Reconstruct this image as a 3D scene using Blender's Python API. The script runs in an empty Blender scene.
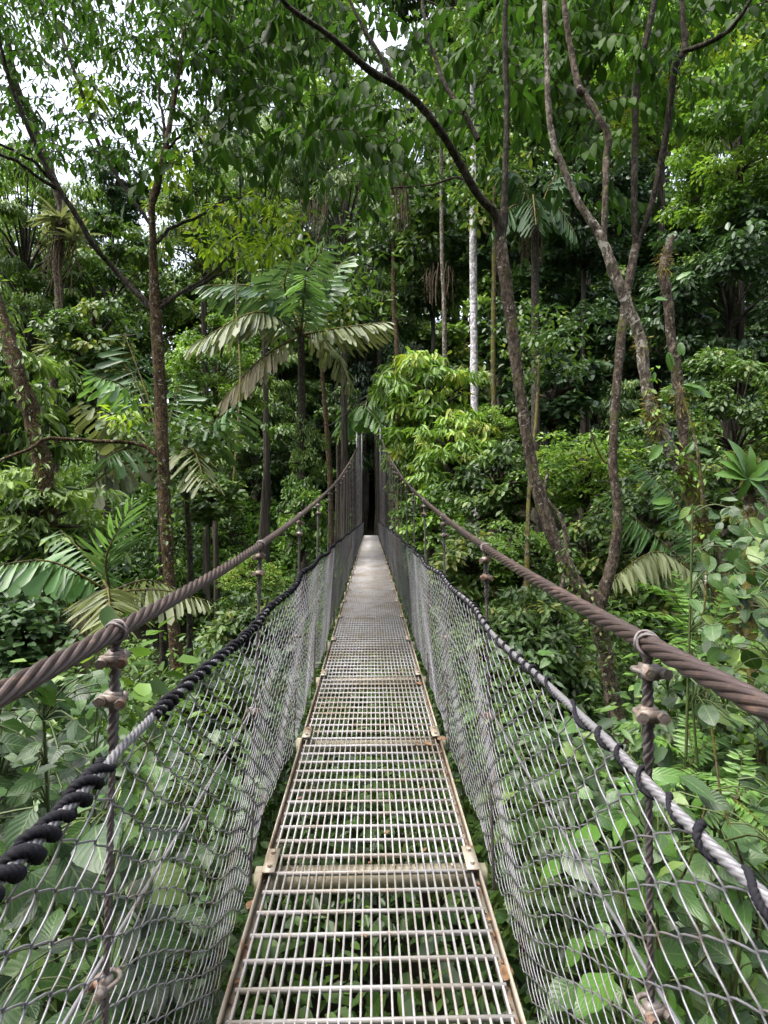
import bpy, math
import numpy as np
from mathutils import Vector, Matrix

rng = np.random.default_rng(11)
PI = math.pi
S = bpy.context.scene
COL = S.collection
R = math.radians
FPX, CX, CY = 560.0, 384.0, 512.0
EYE = np.array([0.0, 0.0, 1.55])

# ------------------------------------------------------------------ camera
YAW, PITCH = math.atan(13 / FPX), math.atan(9 / FPX)
cam_d = bpy.data.cameras.new('camera')
cam = bpy.data.objects.new('camera', cam_d)
COL.objects.link(cam)
cam.location = EYE
cam.rotation_euler = (PI / 2 - PITCH, 0, -YAW)
cam_d.sensor_fit = 'HORIZONTAL'
cam_d.sensor_width = 36
cam_d.lens = FPX / 768 * 36
cam_d.clip_start = 0.02
cam_d.clip_end = 3000
S.camera = cam
_m = np.array(cam.rotation_euler.to_matrix())
RT, UP, FW = _m[:, 0], _m[:, 1], -_m[:, 2]


def P(px, py, Y):
    """the point Y metres along the bridge that stands at this place of the photograph"""
    d = FW + RT * (px - CX) / FPX + UP * (CY - py) / FPX
    return EYE + d * (Y / d[1])


# ------------------------------------------------------------------ materials
class NT:
    def __init__(s, name):
        s.m = bpy.data.materials.new(name)
        s.m.use_nodes = True
        s.t = s.m.node_tree
        s.t.nodes.clear()
        s.out = s.n('ShaderNodeOutputMaterial')

    def n(s, typ, **kw):
        nd = s.t.nodes.new(typ)
        for k, v in kw.items():
            setattr(nd, k, v)
        return nd

    def l(s, a, b):
        s.t.links.new(a, b)

    def val(s, sock, v):
        if hasattr(v, 'links') or isinstance(v, bpy.types.NodeSocket):
            s.l(v, sock)
        else:
            sock.default_value = v

    def math(s, op, a, b=None, clamp=False):
        nd = s.n('ShaderNodeMath', operation=op)
        nd.use_clamp = clamp
        s.val(nd.inputs[0], a)
        if b is not None:
            s.val(nd.inputs[1], b)
        return nd.outputs[0]

    def mix(s, f, a, b, mode='MIX'):
        nd = s.n('ShaderNodeMix', data_type='RGBA', blend_type=mode)
        s.val(nd.inputs[0], f)
        s.val(nd.inputs[6], a if not isinstance(a, tuple) else (*a, 1))
        s.val(nd.inputs[7], b if not isinstance(b, tuple) else (*b, 1))
        return nd.outputs[2]

    def noise(s, scale, detail=4, rough=.55, vec=None, dist=0):
        nd = s.n('ShaderNodeTexNoise')
        nd.inputs['Scale'].default_value = scale
        nd.inputs['Detail'].default_value = detail
        nd.inputs['Roughness'].default_value = rough
        nd.inputs['Distortion'].default_value = dist
        if vec is None:
            tc = s.n('ShaderNodeTexCoord')
            vec = tc.outputs['Object']
        s.l(vec, nd.inputs['Vector'])
        return nd.outputs[0]

    def ramp(s, f, pts):
        nd = s.n('ShaderNodeValToRGB')
        e = nd.color_ramp.elements
        while len(e) < len(pts):
            e.new(.5)
        for i, (p, c) in enumerate(pts):
            e[i].position = p
            e[i].color = (*c, 1) if isinstance(c, tuple) else (c, c, c, 1)
        s.l(f, nd.inputs[0])
        return nd.outputs[0]

    def principled(s, col, rough, metal=0.0, spec=.5, bump=None, bstr=.3, bdist=.01):
        b = s.n('ShaderNodeBsdfPrincipled')
        s.val(b.inputs['Base Color'], (*col, 1) if isinstance(col, tuple) else col)
        s.val(b.inputs['Roughness'], rough)
        s.val(b.inputs['Metallic'], metal)
        s.val(b.inputs['Specular IOR Level'], spec)
        if bump is not None:
            bm = s.n('ShaderNodeBump')
            bm.inputs['Strength'].default_value = bstr
            bm.inputs['Distance'].default_value = bdist
            s.l(bump, bm.inputs['Height'])
            s.l(bm.outputs[0], b.inputs['Normal'])
        return b


def leaf_mat(name, dark, light, back=None, rough=.42, trans=.3, veins=False, spec=.5, accent=None, obj_var=.5):
    """dark..light by the leaf's own tint; a paler underside; veins on the big leaves"""
    warm = lambda c: (c[0] * .98, c[1] * .95, c[2] * .80)
    dark, light = warm([.82 * q for q in dark]), warm([1.15 * q for q in light])
    t = NT(name)
    at = t.n('ShaderNodeAttribute', attribute_name='tint')
    oi = t.n('ShaderNodeObjectInfo')
    f = t.math('ADD', at.outputs['Fac'], t.math('MULTIPLY', t.math('SUBTRACT', oi.outputs['Random'], .5), obj_var), True)
    pts = [(0, dark), (.85, light)]
    if accent:
        pts.append((1, accent))
    col = t.ramp(f, pts)
    bump = None
    if veins:
        au = t.n('ShaderNodeAttribute', attribute_name='lu').outputs['Fac']
        av = t.n('ShaderNodeAttribute', attribute_name='lv').outputs['Fac']
        absu = t.math('ABSOLUTE', au)
        mid = t.math('LESS_THAN', absu, .045)
        ph = t.math('SUBTRACT', t.math('MULTIPLY', av, 7.5), t.math('MULTIPLY', absu, 2.4))
        tri = t.math('ABSOLUTE', t.math('SUBTRACT', t.math('FRACT', ph), .5))
        side = t.math('LESS_THAN', tri, .055)
        v = t.math('MAXIMUM', mid, t.math('MULTIPLY', side, .55))
        lighter = t.mix(.55, col, (.26, .36, .12))
        col = t.mix(t.math('MULTIPLY', v, .55), col, lighter)
        mott = t.noise(14, 3)
        col = t.mix(t.math('MULTIPLY', mott, .35), col, t.mix(.5, col, (.02, .05, .015)))
        bump = t.math('MULTIPLY', tri, 1.0)
    if back:
        g = t.n('ShaderNodeNewGeometry')
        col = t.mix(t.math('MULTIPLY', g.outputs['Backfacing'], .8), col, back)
    b = t.principled(col, rough, 0, spec, bump, .25, .004)
    tr = t.n('ShaderNodeBsdfTranslucent')
    tc = t.mix(.5, col, t.mix(1.0, col, (1.9, 2.1, .6), 'MULTIPLY'))
    t.l(tc, tr.inputs[0])
    mx = t.n('ShaderNodeMixShader')
    mx.inputs[0].default_value = trans
    t.l(b.outputs[0], mx.inputs[1])
    t.l(tr.outputs[0], mx.inputs[2])
    t.l(mx.outputs[0], t.out.inputs[0])
    return t.m


def bark_mat(name, base, dark, pale, moss, k_pale=.6, k_moss=.5, scale=1.0):
    t = NT(name)
    tc = t.n('ShaderNodeTexCoord')
    mp = t.n('ShaderNodeMapping')
    mp.inputs['Scale'].default_value = (1, 1, .55)
    t.l(tc.outputs['Object'], mp.inputs[0])
    fine = t.noise(30 * scale, 6, .75, mp.outputs[0], .6)
    blot = t.noise(12 * scale, 5, .7, mp.outputs[0], 1.0)
    pt = t.noise(15 * scale, 5, .65, None, 1.2)
    ms = t.noise(5 * scale, 6, .7)
    col = t.mix(t.ramp(blot, [(.40, 0.0), (.58, 1.0)]), dark, base)
    col = t.mix(t.ramp(fine, [(.44, .85), (.58, 0.0)]), col, t.mix(.75, dark, (.01, .008, .006)))
    col = t.mix(t.ramp(pt, [(k_pale, 0.0), (k_pale + .03, .95)]), col, pale)
    col = t.mix(t.ramp(ms, [(k_moss, 0.0), (k_moss + .08, .85)]), col, moss)
    h = t.math('ADD', fine, blot)
    b = t.principled(col, .92, 0, .15, h, 1.0, .03)
    t.l(b.outputs[0], t.out.inputs[0])
    return t.m


def metal_mat(name, base, rust, k=.55, metal=.5, rough=.45, scale=25, spec=.5, dirt=None):
    t = NT(name)
    nz = t.noise(scale, 6, .7, t.n('ShaderNodeNewGeometry').outputs['Position'])
    f = t.ramp(nz, [(k, 0.0), (k + .14, 1.0)])
    col = t.mix(f, base, rust)
    n2 = t.noise(scale * 5, 4, .6)
    col = t.mix(t.math('MULTIPLY', n2, .4), col, t.mix(.6, col, (.02, .018, .016)))
    if dirt:
        dz = t.noise(1.6, 7, .7, t.n('ShaderNodeNewGeometry').outputs['Position'])
        col = t.mix(t.ramp(dz, [(.46, 0.0), (.64, .8)]), col, dirt)
    mt = t.math('MULTIPLY', t.math('SUBTRACT', 1.0, f), metal)
    rg = t.math('ADD', t.math('MULTIPLY', f, .35), rough, True)
    b = t.principled(col, rg, mt, spec, n2, .3, .002)
    t.l(b.outputs[0], t.out.inputs[0])
    return t.m


M = {}
G1, G2 = (.020, .048, .013), (.085, .165, .036)
M['leaf_far'] = leaf_mat('forest leaf', (.022, .052, .015), (.085, .155, .038), rough=.5, trans=.3, accent=(.19, .21, .05))
M['leaf_blue'] = leaf_mat('blue green leaf', (.017, .044, .020), (.062, .120, .050), rough=.45, trans=.25)
M['leaf_pale'] = leaf_mat('pale leaf', (.045, .10, .030), (.16, .25, .065), rough=.5, trans=.3)
M['leaf_bright'] = leaf_mat('bright leaf', (.045, .11, .02), (.16, .28, .045), rough=.45, trans=.35, accent=(.26, .30, .05))
M['leaf_yellow'] = leaf_mat('yellow green leaf', (.11, .22, .02), (.30, .42, .05), rough=.45, trans=.4, accent=(.42, .30, .03))
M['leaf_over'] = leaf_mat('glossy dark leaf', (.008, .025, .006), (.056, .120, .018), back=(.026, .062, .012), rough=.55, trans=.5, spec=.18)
M['leaf_big'] = leaf_mat('broad leaf', (.009, .032, .008), (.050, .115, .026), back=(.075, .14, .06), rough=.48, trans=.2, veins=True, accent=(.13, .20, .045))
M['leaf_big_light'] = leaf_mat('young broad leaf', (.025, .075, .015), (.072, .165, .030), back=(.11, .18, .08), rough=.34, trans=.26, veins=True)
M['leaf_under'] = leaf_mat('undergrowth leaf', (.022, .055, .016), (.095, .18, .040), rough=.42, trans=.28, accent=(.17, .25, .05), obj_var=0)
M['palm_green'] = leaf_mat('palm leaflet', (.016, .055, .020), (.065, .15, .042), back=(.085, .14, .07), rough=.45, trans=.25)
M['palm_bright'] = leaf_mat('bright palm leaflet', (.05, .14, .03), (.12, .25, .045), back=(.14, .24, .09), rough=.35, trans=.3)
M['palm_pale'] = leaf_mat('pale palm leaflet', (.085, .115, .07), (.20, .225, .145), back=(.19, .20, .145), rough=.6, trans=.2)
M['palm_olive'] = leaf_mat('dull palm leaflet', (.075, .105, .045), (.17, .205, .09), back=(.20, .21, .12), rough=.5, trans=.25)
M['palm_dry'] = leaf_mat('dry palm leaflet', (.09, .080, .050), (.22, .205, .14), back=(.19, .18, .12), rough=.8, trans=.15)
M['fern'] = leaf_mat('fern leaflet', (.045, .12, .025), (.12, .23, .05), rough=.45, trans=.35)
M['bark_rust'] = bark_mat('rusty mossy bark', (.205, .135, .07), (.068, .050, .030), (.40, .37, .29), (.11, .10, .025), .60, .58, 1.5)
M['bark_grey'] = bark_mat('grey lichen bark', (.29, .25, .20), (.11, .088, .066), (.40, .385, .335), (.10, .11, .03), .555, .60, .8)
M['bark_pink'] = bark_mat('reddish lichen bark', (.21, .165, .125), (.078, .06, .046), (.36, .34, .29), (.10, .11, .03), .60, .55, 1.1)
M['bark_moss'] = bark_mat('mossy bark', (.20, .165, .10), (.07, .058, .036), (.35, .35, .28), (.13, .12, .025), .60, .46, 1.1)
M['bark_white'] = bark_mat('white bark', (.62, .59, .60), (.50, .47, .47), (.75, .73, .74), (.22, .20, .19), .52, .60, .5)
M['bark_dark'] = bark_mat('dark bark', (.12, .105, .08), (.045, .038, .03), (.20, .19, .16), (.045, .05, .018), .66, .6, 1.0)
M['cable_rust'] = metal_mat('rusted wire rope', (.068, .047, .042), (.098, .056, .036), .54, .3, .42, 22)
M['hanger'] = metal_mat('dark hanger rope', (.14, .122, .118), (.13, .085, .065), .55, .3, .5, 20)
M['cable_grey'] = metal_mat('galvanised wire rope', (.25, .24, .25), (.12, .09, .075), .60, .5, .42, 14)
M['wire'] = metal_mat('galvanised wire', (.205, .20, .215), (.13, .10, .08), .52, .22, .45, 7)
M['grate'] = metal_mat('galvanised grating', (.40, .385, .38), (.28, .22, .16), .55, .18, .5, 9, .4, (.24, .20, .145))
M['rail'] = metal_mat('stained edge angle', (.40, .35, .28), (.22, .10, .045), .52, .2, .5, 9, .4, (.13, .085, .045))
M['beam'] = metal_mat('stained beam', (.44, .39, .28), (.28, .21, .12), .55, .1, .6, 6)
M['clamp'] = metal_mat('rusted clamp', (.22, .19, .165), (.15, .078, .045), .47, .4, .5, 30)
M['tower'] = metal_mat('grey steel', (.16, .165, .18), (.09, .07, .06), .62, .4, .5, 3)
t = NT('black rope')
nz = t.noise(60, 4)
b = t.principled(t.mix(nz, (.006, .006, .008), (.022, .021, .026)), .9, 0, .2, nz, .5, .004)
t.l(b.outputs[0], t.out.inputs[0])
M['rope'] = t.m
t = NT('forest soil')
nz = t.noise(1.3, 8, .65)
b = t.principled(t.ramp(nz, [(.35, (.007, .008, .005)), (.55, (.020, .017, .010)), (.7, (.012, .020, .007))]), .95, 0, .1, nz, .8, .2)
t.l(b.outputs[0], t.out.inputs[0])
M['soil'] = t.m
t = NT('dead leaf')
nz = t.noise(40, 4)
b = t.principled(t.ramp(nz, [(.3, (.075, .038, .02)), (.7, (.22, .13, .07))]), .7, 0, .3)
t.l(b.outputs[0], t.out.inputs[0])
M['dead'] = t.m
M['palm_dark'] = leaf_mat('shaded palm leaflet', (.010, .030, .012), (.032, .075, .026), rough=.6, trans=.2, spec=.2)  # darker copy of the palm leaflet, its shade put into the colour
M['stalk'] = leaf_mat('green stalk', (.035, .055, .018), (.07, .10, .03), rough=.6, trans=.05)
t = NT('hanging roots')
nz = t.noise(20, 4)
b = t.principled(t.ramp(nz, [(.3, (.045, .034, .024)), (.7, (.15, .11, .07))]), .9, 0, .2)
t.l(b.outputs[0], t.out.inputs[0])
M['root'] = t.m


# ------------------------------------------------------------------ mesh builder
def nrm(v):
    v = np.asarray(v, float)
    return v / np.maximum(np.linalg.norm(v, axis=-1, keepdims=True), 1e-9)


class MB:
    def __init__(s):
        s.V, s.F, s.T, s.U, s.MI, s.n = [], [], [], [], [], 0

    def add(s, V, F, tint=.5, uv=None, mi=0):
        V = np.asarray(V, float).reshape(-1, 3)
        k = len(V)
        s.V.append(V)
        F = np.asarray(F, int)
        s.F.append(F + s.n)
        s.MI.append(np.full(len(F), mi))
        s.T.append(np.broadcast_to(np.asarray(tint, float), (k,)))
        s.U.append(np.zeros((k, 2)) if uv is None else uv)
        s.n += k
        return s

    def mesh(s, name, mats, org=None, smooth=False):
        me = bpy.data.meshes.new(name)
        for m in (mats if isinstance(mats, (list, tuple)) else [mats]):
            me.materials.append(m)
        if not s.V:
            return me
        V = np.concatenate(s.V)
        if org is not None:
            V = V - np.asarray(org)
        cnt = np.concatenate([np.full(len(f), f.shape[1]) for f in s.F])
        li = np.concatenate([f.ravel() for f in s.F])
        st = np.concatenate([[0], np.cumsum(cnt)[:-1]])
        me.vertices.add(len(V))
        me.loops.add(len(li))
        me.polygons.add(len(cnt))
        me.vertices.foreach_set('co', V.ravel().astype(np.float32))
        me.loops.foreach_set('vertex_index', li.astype(np.int32))
        me.polygons.foreach_set('loop_start', st.astype(np.int32))
        me.polygons.foreach_set('loop_total', cnt.astype(np.int32))
        me.polygons.foreach_set('material_index', np.concatenate(s.MI).astype(np.int32))
        if smooth:
            me.polygons.foreach_set('use_smooth', np.ones(len(cnt), bool))
        T = np.concatenate(s.T).astype(np.float32)
        U = np.concatenate(s.U).astype(np.float32)
        for nm, arr in (('tint', T), ('lu', U[:, 0]), ('lv', U[:, 1])):
            a = me.attributes.new(nm, 'FLOAT', 'POINT')
            a.data.foreach_set('value', np.ascontiguousarray(arr))
        me.update(calc_edges=True)
        return me

    def build(s, name, mats, parent=None, smooth=False, local=False):
        org = None if (parent is None or local) else ORG[parent.name]
        o = bpy.data.objects.new(name, s.mesh(name, mats, org, smooth))
        COL.objects.link(o)
        if parent is not None:
            o.parent = parent
            ORG[o.name] = ORG[parent.name] if not local else ORG.get(parent.name, np.zeros(3))
        return o


ORG = {}


def tag(o, label=None, cat=None, group=None, kind=None):
    if label:
        o['label'] = label
    if cat:
        o['category'] = cat
    if group:
        o['group'] = group
    if kind:
        o['kind'] = kind
    return o


def thing(name, label, cat, loc=(0, 0, 0), group=None, rz=0):
    o = bpy.data.objects.new(name, None)
    COL.objects.link(o)
    o.location = [float(c) for c in loc]
    o.rotation_euler.z = rz
    ORG[o.name] = np.asarray(loc, float)
    return tag(o, label, cat, group)


def copy_tree(o, parent=None):
    c = o.copy()
    COL.objects.link(c)
    if parent is not None:
        c.parent = parent
    for ch in list(o.children):
        copy_tree(ch, c)
    return c


def spline(pts, n):
    """Catmull-Rom through rows of pts (any columns), n samples"""
    p = np.asarray(pts, float)
    if len(p) == 2:
        return p[0] + (p[1] - p[0]) * np.linspace(0, 1, n)[:, None]
    q = np.vstack([2 * p[0] - p[1], p, 2 * p[-1] - p[-2]])
    seg = len(p) - 1
    u = np.linspace(0, seg - 1e-9, n)
    i = u.astype(int)
    f = (u - i)[:, None]
    a, b_, c, d = q[i], q[i + 1], q[i + 2], q[i + 3]
    return .5 * (2 * b_ + (c - a) * f + (2 * a - 5 * b_ + 4 * c - d) * f ** 2 + (3 * b_ - a - 3 * c + d) * f ** 3)


def frames(C):
    T = nrm(np.gradient(C, axis=0))
    n0 = np.cross(T[0], [0.3, .9, .1])
    if np.linalg.norm(n0) < .1:
        n0 = np.cross(T[0], [1, 0, 0])
    N = [nrm(n0)]
    for k in range(1, len(C)):
        v = N[-1] - T[k] * np.dot(N[-1], T[k])
        N.append(nrm(v))
    N = np.array(N)
    return T, N, np.cross(T, N)


def sweep(mb, C, rad, sides=8, rough=0.0, twist=None, lobes=0, lobe_amp=0, fine=0, caps=True, tint=.5, mi=0):
    C = np.asarray(C, float)
    n = len(C)
    rad = np.broadcast_to(np.asarray(rad, float), (n,))
    T, N, B = frames(C)
    a = np.linspace(0, 2 * PI, sides, endpoint=False)
    tw = np.zeros(n) if twist is None else twist
    ang = a[None, :] + tw[:, None]
    r = rad[:, None] * np.ones((n, sides))
    if lobes:
        r = r * (1 - lobe_amp + lobe_amp * np.abs(np.cos(lobes * a / 2.0))[None, :] ** .7 * 1.0)
        if fine:
            r = r * (1 - .05 + .05 * np.abs(np.cos(fine * a / 2.0 + tw[:, None] * 3))) 
    if rough:
        w = rng.normal(0, 1, (n, sides))
        w = (w + np.roll(w, 1, 1) + np.roll(w, 1, 0) + np.roll(w, -1, 0)) / 2.6
        r = r * (1 - rough * .8 + rough * w)
    V = C[:, None, :] + r[..., None] * (np.cos(ang)[..., None] * N[:, None, :] + np.sin(ang)[..., None] * B[:, None, :])
    i = np.arange(n - 1)[:, None] * sides
    j = np.arange(sides)[None, :]
    j2 = (j + 1) % sides
    F = np.stack([i + j, i + j2, i + sides + j2, i + sides + j], -1).reshape(-1, 4)
    mb.add(V, F, tint, None, mi)
    if caps:
        for row, ce in ((0, C[0]), (n - 1, C[-1])):
            Vc = np.vstack([V[row], ce[None]])
            fc = np.array([[k, (k + 1) % sides, sides] for k in range(sides)])
            mb.add(Vc, fc if row else fc[:, ::-1], tint, None, mi)
    return mb


def box(mb, c, s, rot=None, tint=.5, mi=0):
    x, y, z = np.array(s) / 2
    V = np.array([[-x, -y, -z], [x, -y, -z], [x, y, -z], [-x, y, -z], [-x, -y, z], [x, -y, z], [x, y, z], [-x, y, z]])
    if rot is not None:
        V = V @ np.array(rot).T
    F = [[0, 3, 2, 1], [4, 5, 6, 7], [0, 1, 5, 4], [1, 2, 6, 5], [2, 3, 7, 6], [3, 0, 4, 7]]
    return mb.add(V + np.asarray(c), F, tint, None, mi)


# ------------------------------------------------------------------ leaves
def T_low(w, fold=.07, bend=.10, wide=.35):
    v = np.array([[0, 0, 0], [-w / 2, wide, fold], [-w * .40, wide + .36, fold * .4 - bend * .4], [0, 1, -bend],
                  [w * .40, wide + .36, fold * .4 - bend * .4], [w / 2, wide, fold]])
    return dict(v=v, f=np.array([[0, 3, 2, 1], [0, 5, 4, 3]]), uv=np.stack([v[:, 0] / w * 2, v[:, 1]], -1))


def T_grid(prof, n=8, fold=.12, bend=.2, lobe=0.0, wave=.02, half=2):
    """leaf with a width profile, midrib fold, bend and wavy edge"""
    tt = np.linspace(0, 1, n + 1)
    us = np.linspace(-1, 1, 2 * half + 1)
    V, U = [], []
    for k, t_ in enumerate(tt):
        w = prof(t_)
        for u in us:
            y = t_ - lobe * abs(u) ** 1.5 * (1 - t_) ** 3
            z = fold * abs(u) * w - bend * t_ ** 2 + wave * math.sin(t_ * 17 + u * 2) * abs(u)
            V.append((u * w, y, z))
            U.append((u, t_))
    m = len(us)
    F = [[k * m + j, k * m + j + 1, (k + 1) * m + j + 1, (k + 1) * m + j] for k in range(n) for j in range(m - 1)]
    return dict(v=np.array(V), f=np.array(F), uv=np.array(U))


def prof_ell(w, a=.9, b=1.0):
    return lambda t: w * (max(math.sin(PI * min(t, 1) ** a), 0) ** b) + .004 * (1 - t)


TL = {
    'ell': T_low(.46), 'lance': T_low(.26, .05, .16), 'round': T_low(.66, .06, .08, .32), 'narrow': T_low(.17, .03, .2),
    'gell': T_grid(prof_ell(.26, .85), 8, .15, .22),
    'glance': T_grid(prof_ell(.135, .8), 7, .15, .30, 0, .02, 1),
    'gheart': T_grid(lambda t: .44 * max(0, (1 - t)) ** .62 * (min(1, t * 7 + .35)) * (1.0 + .1 * math.sin(t * 3)), 9, .16, .28, .22, .03),
    'goval': T_grid(lambda t: .31 * max(math.sin(PI * (t * .97 + .015) ** .95), 0) ** .72, 9, .14, .18),
    'strap': T_grid(lambda t: .13 * (min(1, t * 4 + .2)) * (1 - t ** 5), 9, .25, .45, 0, .01, 1),
}
# a palm leaflet that widens and ends in a torn edge
_pv = np.array([[0, 0, 0], [-.05, .25, .02], [.05, .25, .02], [-.11, .6, 0], [.10, .6, 0], [-.13, .86, -.06], [.12, .92, -.07], [0, .3, -.01], [0, .62, -.03], [-.01, 1.0, -.10]])
TL['torn'] = dict(v=_pv, f=np.array([[0, 7, 1, 1], [0, 2, 7, 7]])[:, :3], uv=np.zeros((10, 2)))
TL['torn2'] = dict(v=_pv, f=np.array([[1, 7, 8, 3], [7, 2, 4, 8], [3, 8, 9, 5], [8, 4, 6, 9]]), uv=np.zeros((10, 2)))
TL['leaflet'] = T_low(.11, .015, .18, .3)
TL['pinna'] = T_low(.24, .03, .1, .3)


def emit(mb, tn, pos, ax, nr, sc, tint, wsc=None, mi=0):
    pos = np.asarray(pos, float)
    N = len(pos)
    if N == 0:
        return
    ax = nrm(ax)
    nr = np.asarray(nr, float)
    nr = nr - ax * (nr * ax).sum(-1, keepdims=True)
    nr = nrm(nr)
    sd = np.cross(ax, nr)
    sc = np.broadcast_to(np.asarray(sc, float), (N,))
    wsc = np.ones(N) if wsc is None else np.broadcast_to(wsc, (N,))
    for nm in ([tn, 'torn2'] if tn == 'torn' else [tn]):
        T = TL[nm]
        tv = T['v']
        k = len(tv)
        V = pos[:, None, :] + sc[:, None, None] * (
            (tv[None, :, 0:1] * wsc[:, None, None]) * sd[:, None, :] + tv[None, :, 1:2] * ax[:, None, :] + tv[None, :, 2:3] * nr[:, None, :])
        F = (T['f'][None] + (np.arange(N) * k)[:, None, None]).reshape(-1, T['f'].shape[1])
        tt = np.repeat(np.broadcast_to(np.asarray(tint, float), (N,)), k)
        mb.add(V.reshape(-1, 3), F, tt, np.tile(T['uv'], (N, 1)), mi)


def rsph(n):
    return nrm(rng.normal(size=(n, 3)))


UPV = np.array([0, 0, 1.0])


def leaf_cluster(mb, C, n, size, tn, spread=.15, droop=.5, tint=None, jit=.25, out=None, flat=.5, wsc=None):
    """n leaves round each centre of C, fanning out and hanging"""
    C = np.asarray(C, float).reshape(-1, 3)
    N = len(C)
    base = rng.uniform(.15, .85, N) if tint is None else np.broadcast_to(np.asarray(tint, float), (N,))
    pos = np.repeat(C, n, 0)
    d = rsph(N * n)
    d[:, 2] *= flat
    if out is not None:
        d = d + np.repeat(out, n, 0)
    d = nrm(d)
    pos = pos + d * (rng.uniform(.1, 1, (N * n, 1)) * spread)
    ax = d + UPV * (-droop * rng.uniform(.4, 1.4, (N * n, 1)))
    nr = UPV + rng.normal(0, .35, (N * n, 3)) + d * .3
    sc = size * rng.uniform(.65, 1.2, N * n)
    tt = np.clip(np.repeat(base, n) + rng.normal(0, jit * .5, N * n), 0, 1)
    emit(mb, tn, pos, ax, nr, sc, tt, wsc)


def crown_mb(rad, nclump, per, leaf, tn, droop=.5, rc=.34, hollow=.45, tints=(.1, .9), flat=.65):
    """a crown of leaf clumps inside an ellipsoid centred on the origin"""
    mb = MB()
    rad = np.asarray(rad, float)
    d = rsph(nclump)
    C = d * (rng.uniform(hollow, 1, (nclump, 1)) ** .6) * rad
    C += rng.normal(0, .10, C.shape) * rad
    m = float(np.mean(rad))
    for k in range(nclump):
        r = m * rc * rng.uniform(.55, 1.25)
        q = rsph(per)
        q[:, 2] = np.where(q[:, 2] < -.35, -q[:, 2], q[:, 2])
        pos = C[k] + q * np.array([1, 1, flat]) * r * rng.uniform(.45, 1.08, (per, 1))
        h = q.copy()
        h[:, 2] *= .3
        ax = h + rng.normal(0, .45, (per, 3)) - UPV * droop
        nr = UPV * .8 + q * .6 + rng.normal(0, .35, (per, 3))
        tt = np.clip(rng.uniform(*tints) + rng.normal(0, .13, per), 0, 1)
        emit(mb, tn, pos, ax, nr, leaf * rng.uniform(.6, 1.25, per), tt)
    return mb, C


def frond(mb, base, mid, tip, leaflet, n=26, tn='torn', droop=.7, fwd=.55, mi_leaf=0, mi_stem=1, stem=.022, tint=.5, start=.14, wsc=1.0, upn=None, twist=0.0):
    C = spline([base, mid, tip], 22)
    L = np.linalg.norm(np.diff(C, axis=0), axis=1).sum()
    sweep(mb, C, np.linspace(stem, stem * .25, 22), 5, 0, caps=False, tint=.4, mi=mi_stem)
    t_ = np.linspace(start, 1.0, n)
    f = t_ * 21
    i = np.clip(f.astype(int), 0, 20)
    pos = C[i] + (C[i + 1] - C[i]) * (f - i)[:, None]
    T = nrm(C[i + 1] - C[i])
    upn = UPV if upn is None else nrm(np.asarray(upn, float))
    Sd = nrm(np.cross(T, upn + 1e-3))
    if twist:
        Sd = nrm(Sd + upn * twist)
    Nn = nrm(np.cross(Sd, T))
    prof = leaflet * (.35 + .65 * np.sin(PI * np.clip((t_ - start) / (1 - start) * .86 + .12, 0, 1)) ** .7)
    for sg in (-1, 1):
        fw = fwd * (.6 + .9 * t_[:, None] ** 2)
        ax = Sd * sg + T * fw - UPV * droop * rng.uniform(.6, 1.3, (n, 1)) + rng.normal(0, .09, (n, 3))
        nr = Nn + Sd * sg * (.25 + droop * .6) + rng.normal(0, .26, (n, 3))
        tt = np.clip(tint + rng.normal(0, .16, n), 0, 1)
        emit(mb, tn, pos + rng.normal(0, .004, (n, 3)), ax, nr, prof * rng.uniform(.72, 1.18, n), tt, wsc * rng.uniform(.6, 1.4, n), mi_leaf)
    return mb


def poly(pts, n=40):
    """pixel polyline [(px, py, Y, width_px)] -> centres and radii"""
    W = np.array([[*P(a[0], a[1], a[2]), a[3] * a[2] / FPX / 2 * .84] for a in pts])
    q = spline(W, n)
    return q[:, :3], np.maximum(q[:, 3], .004)


def limb(parent, name, mat, pts, n=40, sides=10, rough=.09, label=None, wob=.0):
    mb = MB()
    C, r = poly(pts, n)
    if wob:
        w = np.cumsum(rng.normal(0, wob, C.shape), 0)
        w -= np.linspace(0, 1, n)[:, None] * w[-1]
        C = C + w
    sweep(mb, C, r, sides, rough)
    o = mb.build(name, mat, parent, smooth=True)
    if label:
        o['label'] = label
    return o, C, r


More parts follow.
